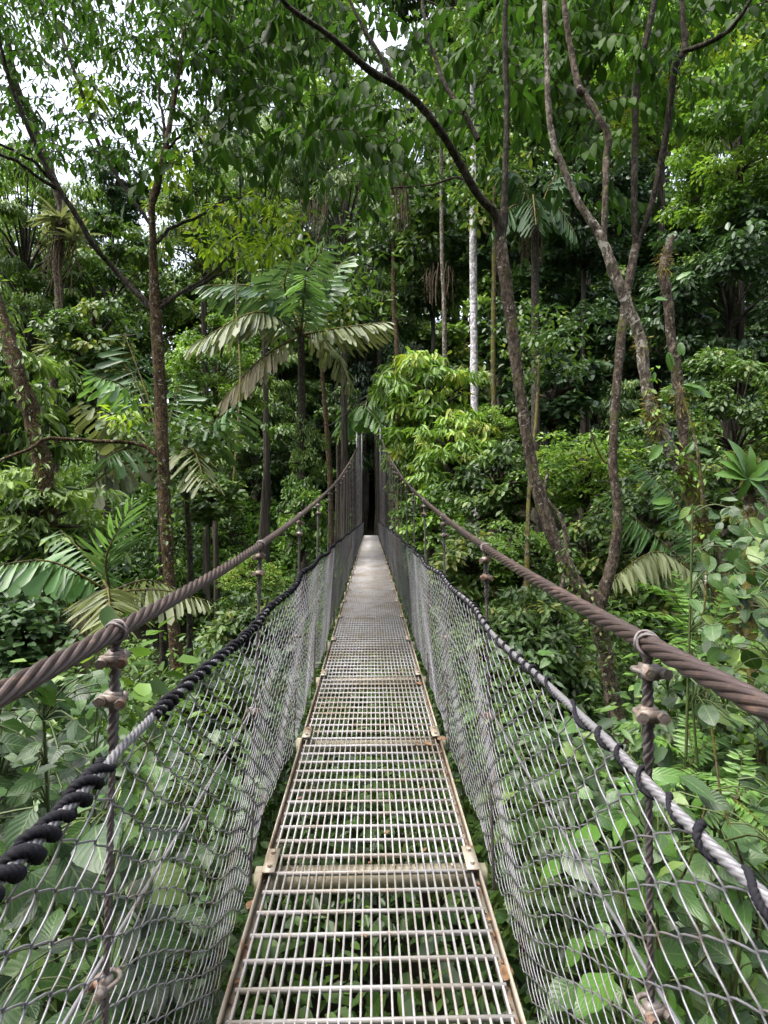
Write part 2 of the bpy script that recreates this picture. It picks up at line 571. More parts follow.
def sprays(mb, tw, starts, nl, length, size, tn, droop=.7, jit=.18, tint=(.05, .9), wsc=1.0, gap=0.0):
    """leafy twigs: leaves set alternately along a drooping twig, one at its end"""
    for c in starts:
        h = rng.uniform(0, 2 * PI)
        d = np.array([math.cos(h), math.sin(h), rng.uniform(-.35, .35)])
        L = length * rng.uniform(.6, 1.3)
        C = spline([c, c + d * L * .5 + [0, 0, .02], c + d * L * .95 - [0, 0, L * .35 * droop * rng.uniform(.4, 1.6)]], 8)
        if tw is not None:
            sweep(tw, C, np.linspace(.0055, .002, 8), 4, caps=False)
        n = max(3, int(nl * rng.uniform(.7, 1.25)))
        f = np.linspace(.15, 1, n) * 7
        i = np.clip(f.astype(int), 0, 6)
        pos = C[i] + (C[i + 1] - C[i]) * (f - i)[:, None]
        T = nrm(C[i + 1] - C[i])
        Sd = nrm(np.cross(T, UPV))
        sg = np.where(np.arange(n) % 2, 1, -1)[:, None]
        ax = Sd * sg * .75 + T * .55 - UPV * droop * rng.uniform(.5, 1.4, (n, 1)) + rng.normal(0, jit, (n, 3))
        ax[-1] = T[-1] - UPV * droop * .6
        nr = UPV + Sd * sg * .45 + rng.normal(0, .25, (n, 3))
        tb = rng.uniform(*tint)
        emit(mb, tn, pos, ax, nr, size * rng.uniform(.55, 1.2, n) * (.8 + .4 * rng.uniform()), np.clip(tb + rng.normal(0, .1, n), 0, 1), wsc * rng.uniform(.8, 1.2, n))


def twigs(mb, A, B, r=.006):
    for a, b_ in zip(A, B):
        m = (np.asarray(a) + b_) / 2 + rng.normal(0, .06, 3)
        sweep(mb, spline([a, m, b_], 6), np.linspace(r, r * .4, 6), 4, caps=False)


# ------------------------------------------------------------------ ground
def deck_z(y):
    y = np.asarray(y, float)
    return -.02 * 2 * np.log1p(np.exp(np.clip((y - 6) / 2, -30, 30)))


def smooth(a, b_, x):
    t_ = np.clip((x - a) / (b_ - a), 0, 1)
    return t_ * t_ * (3 - 2 * t_)


def ground_z(x, y):
    x, y = np.asarray(x, float), np.asarray(y, float)
    base = np.interp(y, [-8, 0, 5, 10, 24, 33, 37.5, 46], [-1.6, -2.1, -3.2, -5.0, -5.2, -3.4, -.95, -.8])
    lat = np.where(x < 0, .30 * np.maximum(0, -x - 4.5), .42 * np.maximum(0, x - 3.5))
    lat = 11 * (1 - np.exp(-lat / 11))
    hill = .72 * np.maximum(0, y - 45)
    hill = 34 * (1 - np.exp(-hill / 34)) * (.45 + .55 * smooth(-26, -8, x))
    hill = hill * (1 - .9 * np.exp(-(x / 2.2) ** 2) * smooth(58, 46, y))
    back = 48 * (1 - np.exp(-2.2 * np.maximum(0, -5 - y) / 48))  # unseen steep rise behind the camera, added to block low sky light
    return base + lat + hill + back + .25 * np.sin(x * 1.3 + y * .4) * np.cos(y * .9 - x * .5) - .1


gx = np.unique(np.concatenate([np.linspace(-700, -40, 14), np.linspace(-40, 40, 81), np.linspace(40, 700, 14)]))
gy = np.unique(np.concatenate([np.linspace(-700, -30, 14), np.linspace(-30, 80, 111), np.linspace(80, 900, 16)]))
X, Y = np.meshgrid(gx, gy)
V = np.stack([X, Y, ground_z(X, Y)], -1).reshape(-1, 3)
nx = len(gx)
F = np.array([[r * nx + c, r * nx + c + 1, (r + 1) * nx + c + 1, (r + 1) * nx + c] for r in range(len(gy) - 1) for c in range(nx - 1)])
g = MB()
g.add(V, F)
tag(g.build('ground', M['soil'], smooth=True), kind='structure')

# ------------------------------------------------------------------ the footbridge
SP = 1.36
YB = [1.04 + SP * k for k in range(-2, 28)]          # beams and hangers
Y_END = YB[-1]
HALF = .46
bridge = thing('footbridge', 'long narrow steel grating footbridge hung from rusty cables with wire netting sides', 'footbridge')
_cy = [-3, 0, 1.04, 2.4, 3.76, 5.4, 8.2, 12.9, 22.8, 38.6]
_cz = [1.30, 1.297, 1.30, 1.36, 1.465, 1.60, 1.87, 2.46, 3.80, 6.35]


def cable_z(y):
    q = np.interp(np.linspace(-3, 38.6, 400), _cy, _cz)
    k = np.ones(25) / 25
    q2 = np.convolve(np.pad(q, 12, mode='reflect', reflect_type='odd'), k, 'valid')
    return np.interp(y, np.linspace(-3, 38.6, 400), q2)


def lat(y):
    return .47 + .22 * np.clip(np.asarray(y, float) / 38.6, 0, 1) ** 1.6


# deck panels
def grating_mb():
    mb = MB()
    for x in np.linspace(-.425, .425, 27):
        box(mb, (x, SP / 2, -.0125), (.0064, SP - .008, .024))
    for k in range(12):
        box(mb, (0, (k + .5) * SP / 12, -.0065), (.872, .0080, .017))
    return mb


def side_rail_mb(sg):
    mb = MB()
    box(mb, (sg * (HALF - .003), SP / 2, -.012), (.006, SP - .004, .050))
    box(mb, (sg * (HALF - .021), SP / 2, -.0385), (.028, SP - .004, .006))
    return mb


gm, rails = grating_mb().mesh('deck_panel', M['grate']), [side_rail_mb(s_).mesh('side_rail', M['rail']) for s_ in (-1, 1)]
for k in range(len(YB) - 1):
    o = bpy.data.objects.new('deck_panel', gm)
    COL.objects.link(o)
    o.parent = bridge
    z0, z1 = float(deck_z(YB[k])), float(deck_z(YB[k + 1]))
    o.location = (0, YB[k], z0)
    o.rotation_euler = (math.atan2(z1 - z0, SP), rng.normal(0, .004), rng.normal(0, .0012))
    for r_ in rails:
        c = bpy.data.objects.new('side_rail', r_)
        COL.objects.link(c)
        c.parent = o
# beams with end plates
mb = MB()
box(mb, (0, 0, -.085), (1.01, .006, .085))
box(mb, (0, .028, -.0455), (1.01, .050, .006))
box(mb, (0, .028, -.1245), (1.01, .050, .006))
for x in (-.36, .36, 0.1):
    sweep(mb, [(x, .028, -.040), (x, .028, -.030)], .011, 6)
beam_me = mb.mesh('cross_beam', M['beam'])
mb = MB()
box(mb, (0, .0, .0155), (.052, .16, .005))
for dy in (-.045, .045):
    sweep(mb, [(0, dy, .017), (0, dy, .030)], .0105, 6)
plate_me = mb.mesh('splice_plate', M['rail'])
for y in YB:
    o = bpy.data.objects.new('cross_beam', beam_me)
    COL.objects.link(o)
    o.parent = bridge
    o.location = (0, y, float(deck_z(y)))
    for sg in (-1, 1):
        c = bpy.data.objects.new('splice_plate', plate_me)
        COL.objects.link(c)
        c.parent = o
        c.location.x = sg * (HALF - .03)


def ygrid(a, b_, near, step_n, step_f):
    return np.concatenate([np.arange(a, near, step_n), np.arange(near, b_, step_f), [b_]])


for sg in (-1, 1):
    # main cable: a lobed six strand rope
    ys = ygrid(-2.2, 38.6, 7, .012, .05)
    C = np.stack([sg * lat(ys), ys, cable_z(ys)], -1)
    mb = MB()
    sweep(mb, C, .0164, 120, 0, twist=-ys * 2 * PI / .27, lobes=6, lobe_amp=.30, fine=30)
    mb.build('main_cable', M['cable_rust'], bridge, smooth=True)
    # net top cable, grey strand with black lacing wound round it
    ys = ygrid(-2.2, Y_END, 6, .012, .06)

    def netline(y, sg=sg):
        y = np.asarray(y, float)
        sag = -.018 * np.sin(PI * ((y - 1.04) / SP % 1.0))
        w = .012 * np.sin(y * 2.1 + sg) + .008 * np.sin(y * 5.3)
        return np.stack([sg * (.452 + .02 * (np.clip(y, 0, 40) / 38) + w), y, 1.11 - .005 * np.clip(y, 0, 40) + deck_z(y) + sag], -1)
    C = netline(ys)
    mb = MB()
    sweep(mb, C, .0095, 20, 0, twist=-ys * 2 * PI / .09, lobes=5, lobe_amp=.25)
    nc = mb.build('net_cable', M['cable_grey'], bridge, smooth=True)
    mb = MB()
    # lacing: tight coils where the rope was doubled, loose turns elsewhere
    yy = ygrid(-2.0, Y_END, 12, .004, .02)
    dens = np.where((yy < (.95 if sg < 0 else .2)) | ((yy > 1.10) & (yy < 9) & (sg < 0)) | ((sg > 0) & (np.sin(yy * 9) > .3)), 1.0, 0.35)
    wob = np.interp(yy, np.arange(-3, 40, .11), rng.uniform(.45, 1.3, len(np.arange(-3, 40, .11))))
    ph = np.cumsum(np.gradient(yy) * 2 * PI / (.085 if sg < 0 else .062) * (.45 + .55 * dens) * wob)
    T_, N_, B_ = frames(netline(yy))
    for lo, hi in (((-3, .975), (1.19, 99)) if sg < 0 else ((-3, 99),)):
        w_ = (yy > lo) & (yy < hi)
        for off in ((0, PI) if sg < 0 else (0,)):
            big = (yy < .97) & (sg < 0)
            rr = np.where(big, .0128, .0116) * (.75 + .45 * np.sin(yy * 23 + off) ** 2)
            Cc = netline(yy) + rr[:, None] * (np.cos(ph + off)[:, None] * N_ + np.sin(ph + off)[:, None] * B_)
            rd = np.where(big, .0094, .0062 if sg < 0 else .0052) * (1 + .22 * np.sin(yy * 61 + off) + .12 * np.sin(yy * 143))
            sweep(mb, Cc[w_], rd[w_], 12, 0, twist=(yy * 2 * PI / .018)[w_], lobes=3, lobe_amp=.25)
    mb.build('lacing_rope', M['rope'], nc, smooth=True)
    # mid height wire behind the netting
    ys = np.linspace(-2, 9.2, 60)
    mb = MB()
    sweep(mb, np.stack([sg * (.502 + 0 * ys), ys, .69 + .01 * np.sin(ys * 2.3)], -1), .0042, 6)
    mb.build('stay_wire', M['cable_grey'], bridge, smooth=True)
    # chain link netting
    wy, wz = .056, .0385
    ncol = int((Y_END + 1.8) / wy)
    nrow = 30
    y0 = -1.7

    def net_pt(c, r, sg=sg):
        """grid node (column, row from the top) hanging between net cable and deck edge"""
        y = y0 + c * wy + .006 * np.sin(c * .37 + r * .2) + .004 * np.sin(r * .9 + c * 1.7)
        f = r / nrow
        top = netline(y)
        bot_z = deck_z(y) - .055 + .03 * np.sin(y * 3.1 + sg) + .02 * np.sin(y * 9.7)
        bul = .006 * np.sin(PI * f) * np.sin(y * 1.7 + sg * 1.2 + 2 * f) + .005 * np.sin(y * 4.3 + f * 6)
        x = sg * ((top[..., 0] * sg - .004) * (1 - f) + (.532 + .012 * np.sin(y * 2.7)) * f + bul * np.sin(PI * f) ** .5)
        z = top[..., 2] - .008 + (bot_z - top[..., 2] + .008) * (f + .012 * np.sin(y * 5 + f * 9))
        return np.stack([x, y, z], -1)
    mb = MB()
    for c in range(ncol):
        yc = y0 + c * wy
        rows = np.arange(nrow + 1)
        zig = c - .06 + ((rows + c) % 2) * 1.12
        Pn = net_pt(zig, rows.astype(float))
        if yc < 7:
            # each wire bows out on the way, and passes in front of its neighbour at the knuckles
            Q = spline(Pn, nrow * 4 + 1)
            ph2 = np.linspace(0, nrow * PI, len(Q))
            lin = np.concatenate([Pn[:-1, None] + (Pn[1:] - Pn[:-1])[:, None] * np.linspace(0, 1, 4, endpoint=False)[None, :, None]], 0).reshape(-1, 3)
            lin = np.vstack([lin, Pn[-1:]])
            Q = lin * .72 + Q * .28
            Q[:, 0] += sg * .0034 * np.sin(ph2 + c * PI)
            sweep(mb, Q, .0019, 5, caps=False)
        else:
            sweep(mb, Pn, .0021, 3, caps=False)
    mb.build('wire_net', M['wire'], bridge, smooth=True)


# hangers with clamps
def clamp_mb():
    """a wire rope clip: saddle, U bolt and two nuts"""
    mb = MB()
    box(mb, (0, -.004, 0), (.030, .024, .030))
    box(mb, (0, -.017, 0), (.050, .009, .022))
    for sx in (-1, 1):
        sweep(mb, [(sx * .020, .014, 0), (sx * .020, -.034, 0)], .0052, 8)
        sweep(mb, [(sx * .020, -.021, 0), (sx * .020, -.033, 0)], .0115, 6)
    a = np.linspace(0, PI, 9)
    sweep(mb, np.stack([np.cos(a) * .020, .014 + np.sin(a) * .014, 0 * a], -1), .0052, 8)
    return mb


clamp_me = clamp_mb().mesh('clamp', M['clamp'])


def loop_mb():
    mb = MB()
    a = np.linspace(-.4, 2 * PI + .4, 26)
    for dy in (-.009, -.001, .007):
        rl = .0192 + .0015 * np.sin(dy * 900)
        sweep(mb, np.stack([np.sin(a) * rl, dy + .005 * np.sin(a * 2 + dy * 300), np.cos(a) * rl - .001], -1), .0030, 6)
    return mb


loop_me = loop_mb().mesh('cable_loop', M['hanger'])
for sg in (-1, 1):
    for k, y in enumerate(YB):
        yt = y - (.10 if sg > 0 else 0)
        zt, zb = float(cable_z(yt)), float(deck_z(y)) - .09
        xt, xb = float(lat(y)), .52 + (float(lat(y)) - .47) * .4
        top, bot = np.array([sg * xt, yt, zt - .02]), np.array([sg * xb, yt * .5 + y * .5, zb])
        n = max(8, int((zt - zb) / .02))
        C = top + (bot - top) * np.linspace(0, 1, n)[:, None]
        mb = MB()
        tk = np.where(np.linspace(zt - zb, 0, n) > (zt - zb) - .20, .0115, .0078)
        tw = np.linspace(0, (zt - zb) / .07 * 2 * PI, n)
        if y < 5:
            sweep(mb, C, tk, 16, 0, twist=tw, lobes=4, lobe_amp=.25)
        else:
            sweep(mb, C, tk, 6)
        h = mb.build('hanger', M['hanger'], bridge, smooth=True)
        ys_ = [(.048, 0), (.122, 1), (zt - .66, 2)]
        for dz, j in ys_:
            c = bpy.data.objects.new('clamp', clamp_me)
            COL.objects.link(c)
            c.parent = h
            f = (dz - .02) / (zt - .02 - zb)
            c.location = top + (bot - top) * f
            c.rotation_euler = (rng.normal(0, .1), rng.normal(0, .12), rng.normal(0, .5))
            c.scale = (.88, .88, .88)
        c = bpy.data.objects.new('cable_loop', loop_me)
        COL.objects.link(c)
        c.parent = h
        c.location = (sg * xt, yt, zt)
        c.rotation_euler = (0, 0, rng.normal(0, .1))

# towers
tw_ = thing('bridge_tower', 'dark lattice steel portal tower at the far end of the footbridge', 'tower', (0, 38.6, -.7))
for sg in (-1, 1):
    mb = MB()
    cx, w = sg * .80, .17
    for dx in (-w, w):
        for dy in (-w, w):
            box(mb, (cx + dx, 38.6 + dy, 3.55), (.06, .06, 9.1))
    zz = np.arange(-.9, 7.8, .36)
    for q, z in enumerate(zz):
        for dy in (-w, w):
            s1 = 1 if q % 2 else -1
            sweep(mb, [(cx - s1 * w, 38.6 + dy, z), (cx + s1 * w, 38.6 + dy, z + .36)], .018, 5)
        for dx in (-w, w):
            sweep(mb, [(cx + dx, 38.6 - w * s1, z), (cx + dx, 38.6 + w * s1, z + .36)], .018, 5)
    mb.build('tower_leg', M['tower'], tw_)
mb = MB()
for z in (7.9, 6.9):
    for dy in (-.17, .17):
        box(mb, (0, 38.6 + dy, z), (1.94, .05, .05))
for q in range(8):
    x = -.94 + q * .235
    for dy in (-.17, .17):
        sweep(mb, [(x, 38.6 + dy, 6.9 if q % 2 else 7.9), (x + .235, 38.6 + dy, 7.9 if q % 2 else 6.9)], .016, 5)
mb.build('cross_truss', M['tower'], tw_)
mb = MB()
C, r = poly([(306, 414, 17, 1.6), (312, 424, 19, 1.6), (328, 426, 24, 1.6), (345, 415, 30, 1.5), (362, 399, 37, 1.5), (385, 385, 42, 1.5)], 50)
sweep(mb, C, r, 6)
tag(mb.build('drooping_cable', M['rope']), 'thin black cable drooping from the palm trunk to the tower top', 'cable')

# litter caught along the edge angles
mb = MB()
n = 520
sg = rng.choice([-1, 1], n)
yy = 1.2 + 16 * rng.uniform(0, 1, n) ** 1.5
pos = np.stack([sg * rng.uniform(.432, .452, n), yy, deck_z(yy) - .032 + rng.uniform(0, .010, n)], -1)
emit(mb, 'ell', pos, rsph(n) * [1, 1, .3], UPV + .5 * rsph(n), rng.uniform(.012, .035, n), rng.uniform(0, 1, n))
n = 60
yy = 1.3 + 12 * rng.uniform(0, 1, n) ** 1.3
pos = np.stack([rng.uniform(-.42, .42, n), yy, deck_z(yy) + .004], -1)
emit(mb, 'ell', pos, rsph(n) * [1, 1, .1], UPV + .25 * rsph(n), rng.uniform(.012, .04, n), rng.uniform(0, 1, n))
tag(mb.build('leaf_litter', M['dead']), kind='stuff')

# fallen leaves on the deck
for (px, py, sz, rz, lab, mt) in [
        (437, 741, .085, .4, 'small curled brown fallen leaf lying on the deck near its right edge', 'dead'),
        (431, 747, .075, 2.2, 'pale tan fallen leaf beside the curled brown one on the deck', 'dead'),
        (504, 984, .085, 1.1, 'brown fallen leaf on the right deck edge nearest the viewer', 'dead'),
        (421, 686, .11, 1.9, 'reddish brown dead leaf caught on the right edge of the deck halfway along', 'dead'),
        (247, 912, .06, 1.3, 'russet dead leaf lodged along the left edge angle of the deck', 'dead')]:
    d = P(px, py, 1.0) - EYE
    y = (1.567 - .0) / -d[2]
    c = EYE + d * y
    mb = MB()
    emit(mb, 'gell', [c + [0, 0, .010]], [[math.cos(rz), math.sin(rz), .12]], [[.1, -.15, 1]], [sz], [.5])
    o = mb.build('fallen_leaf', M[mt], smooth=True)
    md = o.modifiers.new('thick', 'SOLIDIFY')
    md.thickness = .0015
    tag(o, lab, 'leaf', 'fallen leaves on the deck')



# ------------------------------------------------------------------ forest helpers
def region(n, px, py, Yr, mask=None):
    """n points of the air inside this window of the view, between two distances"""
    out = []
    while len(out) < n:
        a, b_ = rng.uniform(*px), rng.uniform(*py)
        if mask and not mask(a, b_):
            continue
        out.append(P(a, b_, rng.uniform(*Yr)))
    return np.array(out)


PROTO = {}


def proto_crown(key, mat, rad, nclump, per, leaf, tn, **kw):
    mb, C = crown_mb(rad, nclump, per, leaf, tn, **kw)
    tr = MB()
    H = np.linspace(0, 1, 14)
    w = np.cumsum(rng.normal(0, .05, (14, 2)), 0)
    w -= H[:, None] * w[-1]
    sweep(tr, np.stack([w[:, 0], w[:, 1], H], -1), .20 * (1.1 - .5 * H) + .12 * np.exp(-H * 14), 8, .06)
    lb = MB()
    for c in C[::2]:
        c0 = np.array([0, 0, min(c[2], 0) - rad[2] * .35 + rng.uniform(0, .5)])
        sweep(lb, spline([c0 * [1, 1, 1], c * .5 + [0, 0, c0[2] * .3], c], 8), np.linspace(.07, .015, 8), 5, caps=False)
    PROTO[key] = (mb.mesh('crown', M[mat]), tr.mesh('trunk', M['bark_dark'], smooth=True), lb.mesh('limbs', M['bark_dark']), rad)


def place_tree(key, px, py, Y, rpx, label, group=None, squash=1.0, mat=None, name='forest_tree', slim=1.0):
    c = P(px, py, Y)
    crown, trunk, limbs, rad = PROTO[key]
    s = rpx * Y / FPX / rad[0]
    gz = float(ground_z(c[0], c[1])) - .2
    o = thing(name, label, 'tree', (c[0], c[1], gz), group)
    h = max(.6, c[2] - gz)
    for nm, me, loc, sc in (('crown', crown, (0, 0, h), (s, s, s * squash)), ('trunk', trunk, (0, 0, 0), (s * slim, s * slim, h)), ('limbs', limbs, (0, 0, h), (s, s, s * squash))):
        q = bpy.data.objects.new(nm, me)
        COL.objects.link(q)
        q.parent = o
        q.location, q.scale = loc, sc
        q.rotation_euler.z = rng.uniform(0, 6.28)
        if mat and nm == 'crown':
            q.material_slots[0].link = 'OBJECT'
            q.material_slots[0].material = M[mat]
    return o


proto_crown('fine', 'leaf_far', (3.2, 3.2, 3.6), 60, 210, .27, 'ell', droop=.5, rc=.26)
proto_crown('coarse', 'leaf_blue', (3.2, 3.2, 3.6), 55, 150, .38, 'ell', droop=.7, rc=.28)
proto_crown('drape', 'leaf_pale', (2.8, 2.8, 4.6), 75, 170, .27, 'lance', droop=1.1, rc=.22)
proto_crown('round', 'leaf_blue', (3.0, 3.0, 3.0), 50, 130, .34, 'round', droop=.4, rc=.30)
proto_crown('light', 'leaf_bright', (3.0, 3.0, 3.2), 55, 170, .28, 'ell', droop=.6, rc=.26)

# ---- the slope of trees behind everything
LAB_BACK = 'leafy rainforest tree in the crowd of trees on the slope behind the bridge tower'
k = 0
for py, Y in ((425, 43), (345, 46), (255, 50), (165, 55), (75, 60), (-10, 64)):
    for px in np.arange(-60, 840, 74):
        a, b_ = px + rng.uniform(-26, 26), py + rng.uniform(-24, 24)
        if a < 160 and b_ < 235:
            continue
        if a < 240 and b_ < 190:
            continue
        if 330 < a < 440 and b_ < 75:
            continue
        if 300 < a < 405 and b_ > 385 and Y < 45:
            continue
        key = ['fine', 'coarse', 'drape', 'fine', 'light', 'round'][int(rng.integers(0, 6))]
        place_tree(key, a, b_, Y + rng.uniform(-2, 2), rng.uniform(50, 68), LAB_BACK, 'trees on the slope behind the bridge',
                   mat=['leaf_far', 'leaf_blue', 'leaf_far', 'leaf_pale'][int(rng.integers(0, 4))])
        k += 1

for a, b_, Y in ((345, 375, 62), (372, 390, 66), (398, 372, 60), (330, 410, 58), (372, 345, 70)):
    place_tree('coarse', a, b_, Y, 46, LAB_BACK, 'trees on the slope behind the bridge')

# ---- the nearer trees of the two banks, each with its own look
for a in [
    ('drape', 25, 245, 22, 62, 'pale grey green tree far left below the bright gap of sky', 'leaf_pale', 1.0),
    ('fine', 105, 300, 24, 62, 'green leafy tree filling the gap between the bromeliad trunk and the slim brown trunk', 'leaf_far', 1.0),
    ('fine', 205, 228, 26, 46, 'mid green tree behind the top of the slim mossy brown trunk', 'leaf_far', 1.0),
    ('drape', 262, 215, 30, 52, 'olive draped tree behind the yellow green sprays', 'leaf_pale', 1.1),
    ('fine', 215, 375, 19, 46, 'small leaved light tree between the slim brown trunk and the big feather palm', 'leaf_bright', 1.0),
    ('fine', 8, 214, 26, 46, 'light green tree crown at the left edge just under the bright sky', 'leaf_bright', 1.0),
    ('coarse', 112, 190, 30, 32, 'grey green tree crown standing against the white sky', 'leaf_blue', 1.0),
    ('drape', 345, 215, 31, 58, 'tree hung with brown roots above the bridge tower', 'leaf_far', 1.2),
    ('fine', 378, 300, 42, 44, 'vine hung tree leaning over the top of the bridge tower', 'leaf_far', 1.0),
    ('coarse', 432, 255, 27, 52, 'dark green tree behind the tall white trunk', 'leaf_far', 1.0),
    ('round', 545, 330, 21, 66, 'blue green round leaved tree between the two reddish limbs', 'leaf_blue', 1.0),
    ('round', 500, 225, 24, 56, 'dark blue green tree behind the upper leaning limb', 'leaf_blue', 1.0),
    ('coarse', 585, 215, 19, 52, 'shaded coarse leaved tree behind the forked grey trunk', 'leaf_blue', 1.0),
    ('fine', 740, 150, 15, 66, 'light green fine leaved tree at the right edge high up', 'leaf_bright', 1.1),
    ('coarse', 730, 300, 15, 70, 'dark leafy tree at the right edge behind the mossy trunks', 'leaf_blue', 1.0),
    ('fine', 735, 430, 12, 70, 'small leaved dark tree at the right edge behind the strap leaved stub', 'leaf_far', 1.0),
    ('round', 650, 330, 18, 56, 'grey green round leaved tree between the grey and the pinkish trunk', 'leaf_blue', 1.0),
    ('fine', 660, 90, 18, 62, 'bright leaved tree showing between the highest right branches', 'leaf_bright', 1.0),
    ('coarse', 590, 70, 22, 62, 'deep green tree behind the top of the forked grey trunk', 'leaf_far', 1.0),
    ('coarse', 660, 470, 11, 44, 'dark leafy tree low behind the meeting point of the mossy trunks', 'leaf_far', 1.0),
]:
    place_tree(a[0], a[1], a[2], a[3], a[4], a[5], 'trees on the near banks', a[7], a[6])

# ---- shrubs
proto_crown('bush', 'leaf_far', (1, 1, .95), 60, 48, .17, 'ell', droop=.55, rc=.30, hollow=.3)
proto_crown('bush_lance', 'leaf_bright', (1, 1, 1.25), 70, 40, .26, 'lance', droop=.9, rc=.26, hollow=.3, flat=.5)
proto_crown('bush_round', 'leaf_blue', (1, 1, .9), 50, 36, .20, 'round', droop=.45, rc=.30, hollow=.3)
proto_crown('bush_tiny', 'leaf_bright', (1, 1, .85), 80, 70, .10, 'ell', droop=.4, rc=.28, hollow=.3)
for a in [
    ('bush_lance', 428, 402, 17, 44, 'tall light green shrub with long hanging leaves beside the bridge tower', 'leaf_bright', 1.1),
    ('bush_lance', 395, 395, 33, 24, 'pale leafy shrub crowding the right leg of the bridge tower', 'leaf_bright', 1.1),
    ('bush', 344, 405, 36, 17, 'dark bush crowding the left leg of the bridge tower', 'leaf_far', 1.2),
    ('bush', 402, 445, 30, 20, 'green bush leaning over the right cable close to the tower', 'leaf_bright', 1.3),
    ('bush_lance', 452, 452, 15, 40, 'yellowish long leaved shrub at the foot of the tall white trunk', 'leaf_bright', .9),
    ('bush_lance', 408, 470, 21, 22, 'drooping pale shrub touching the right cable near the tower', 'leaf_pale', 1.1),
    ('bush_tiny', 488, 428, 16, 30, 'fresh green bush right of the tall white trunk', 'leaf_bright', .9),
    ('bush', 430, 520, 14, 34, 'green bush behind the right cable halfway to the tower', 'leaf_bright', 1.0),
    ('bush', 500, 490, 12, 46, 'leafy bush left of the leaning reddish limb', 'leaf_far', 1.0),
    ('bush_tiny', 585, 470, 11, 56, 'bright small leaved bush between the two reddish limbs', 'leaf_bright', .8),
    ('bush_round', 555, 395, 15, 46, 'dark round leaved bush up between the reddish limbs', 'leaf_blue', .9),
    ('bush', 470, 570, 9.5, 44, 'green bush behind the second right hanger', 'leaf_far', 1.0),
    ('bush_tiny', 520, 555, 9, 42, 'light green bush at the left of the forked reddish trunk', 'leaf_bright', .9),
    ('bush', 590, 560, 9.0, 44, 'dark bush inside the fork of the reddish trunk', 'leaf_far', 1.0),
    ('bush', 535, 648, 7.0, 56, 'leafy bush below the right cable in front of the forked trunk', 'leaf_far', 1.0),
    ('bush_round', 660, 622, 8.2, 46, 'broad leaved bush behind the pale palm frond on the right', 'leaf_far', .9),
    ('bush', 645, 520, 8.0, 44, 'green bush behind the thin feather frond right of the forked trunk', 'leaf_far', 1.0),
    ('bush', 560, 735, 6.6, 60, 'dense bush seen through the right netting below the forked trunk', 'leaf_far', 1.0),
    ('bush_tiny', 490, 660, 7, 40, 'small light bush seen through the right netting further along', 'leaf_bright', 1.0),
    ('bush_round', 700, 715, 4.4, 60, 'dark broad leaved bush below the rusty clamp of the nearest right hanger', 'leaf_far', 1.0),
    ('bush_tiny', 250, 578, 8.5, 32, 'light green bush above the left cable at the second hanger', 'leaf_bright', .9),
    ('bush', 300, 520, 16, 26, 'pale green climbing bush left of the bridge near its far half', 'leaf_bright', 1.5),
    ('bush', 306, 455, 18, 17, 'vine leaves climbing the trunk of the big feather palm', 'leaf_pale', 2.0),
    ('bush_round', 210, 500, 12, 34, 'dim bush in the dark hollow behind the slim brown trunk', 'leaf_far', .8),
    ('bush', 255, 640, 7.5, 46, 'green bush seen through the left netting behind the second hanger', 'leaf_far', 1.0),
    ('bush', 205, 720, 5.5, 56, 'leafy bush at the foot of the slim brown trunk', 'leaf_far', 1.0),
    ('bush_tiny', 290, 640, 10, 34, 'fresh small leaved bush seen through the far left netting', 'leaf_bright', 1.0),
    ('bush_lance', -8, 395, 8.6, 62, 'vine of pointed yellowish leaves covering the leaning trunk at the left edge', 'leaf_pale', 1.1),
    ('bush_lance', 40, 520, 7.2, 60, 'lower mass of pointed leaves under the leaning trunk at the left edge', 'leaf_pale', .8),
    ('bush', 705, 505, 9, 46, 'leafy bush behind the strap leaved stub on the right', 'leaf_far', 1.0),
    ('bush', 95, 345, 12, 44, 'loose bush behind the horizontal branch on the left', 'leaf_far', 1.0),
    ('bush_round', 75, 560, 8.5, 46, 'dark bush behind the near left palm', 'leaf_blue', .9),
    ('bush_round', 20, 640, 4.2, 54, 'grey green broad leaved bush under the near left palm frond', 'leaf_blue', .8),
]:
    o = place_tree(a[0], a[1], a[2], a[3], a[4], a[5], 'shrubs along the banks', a[7], a[6], name='shrub', slim=.12)
    o['category'] = 'shrub'


# ---- undergrowth: one uncountable mass per bank, and the leaves below the deck
def undergrowth(name, n, xf, yf, hmax, leaf, per, mask=None, mat='leaf_under'):
    mb = MB()
    x, y = xf(n), yf(n)
    gz = ground_z(x, y)
    hh = hmax(x, y) * rng.uniform(.25, 1.0, n)
    C = np.stack([x, y, gz + hh], -1)
    if mask is not None:
        C = C[mask(C)]
    kinds = rng.integers(0, 4, len(C))
    tb = np.clip(.45 + .3 * np.sin(C[:, 0] * 1.7 + C[:, 1] * .9) + rng.normal(0, .18, len(C)), 0, 1)
    for kk, (tn, sz, dr) in enumerate((('ell', 1, .5), ('round', 1.05, .35), ('lance', 1.2, .7), ('ell', .65, .4))):
        q = kinds == kk
        ln = leaf * (.8 + .02 * C[q, 1].mean())
        leaf_cluster(mb, C[q], per, ln * sz, tn, spread=.42, droop=dr, tint=tb[q], flat=.55)
    return tag(mb.build(name, M[mat]), kind='stuff')


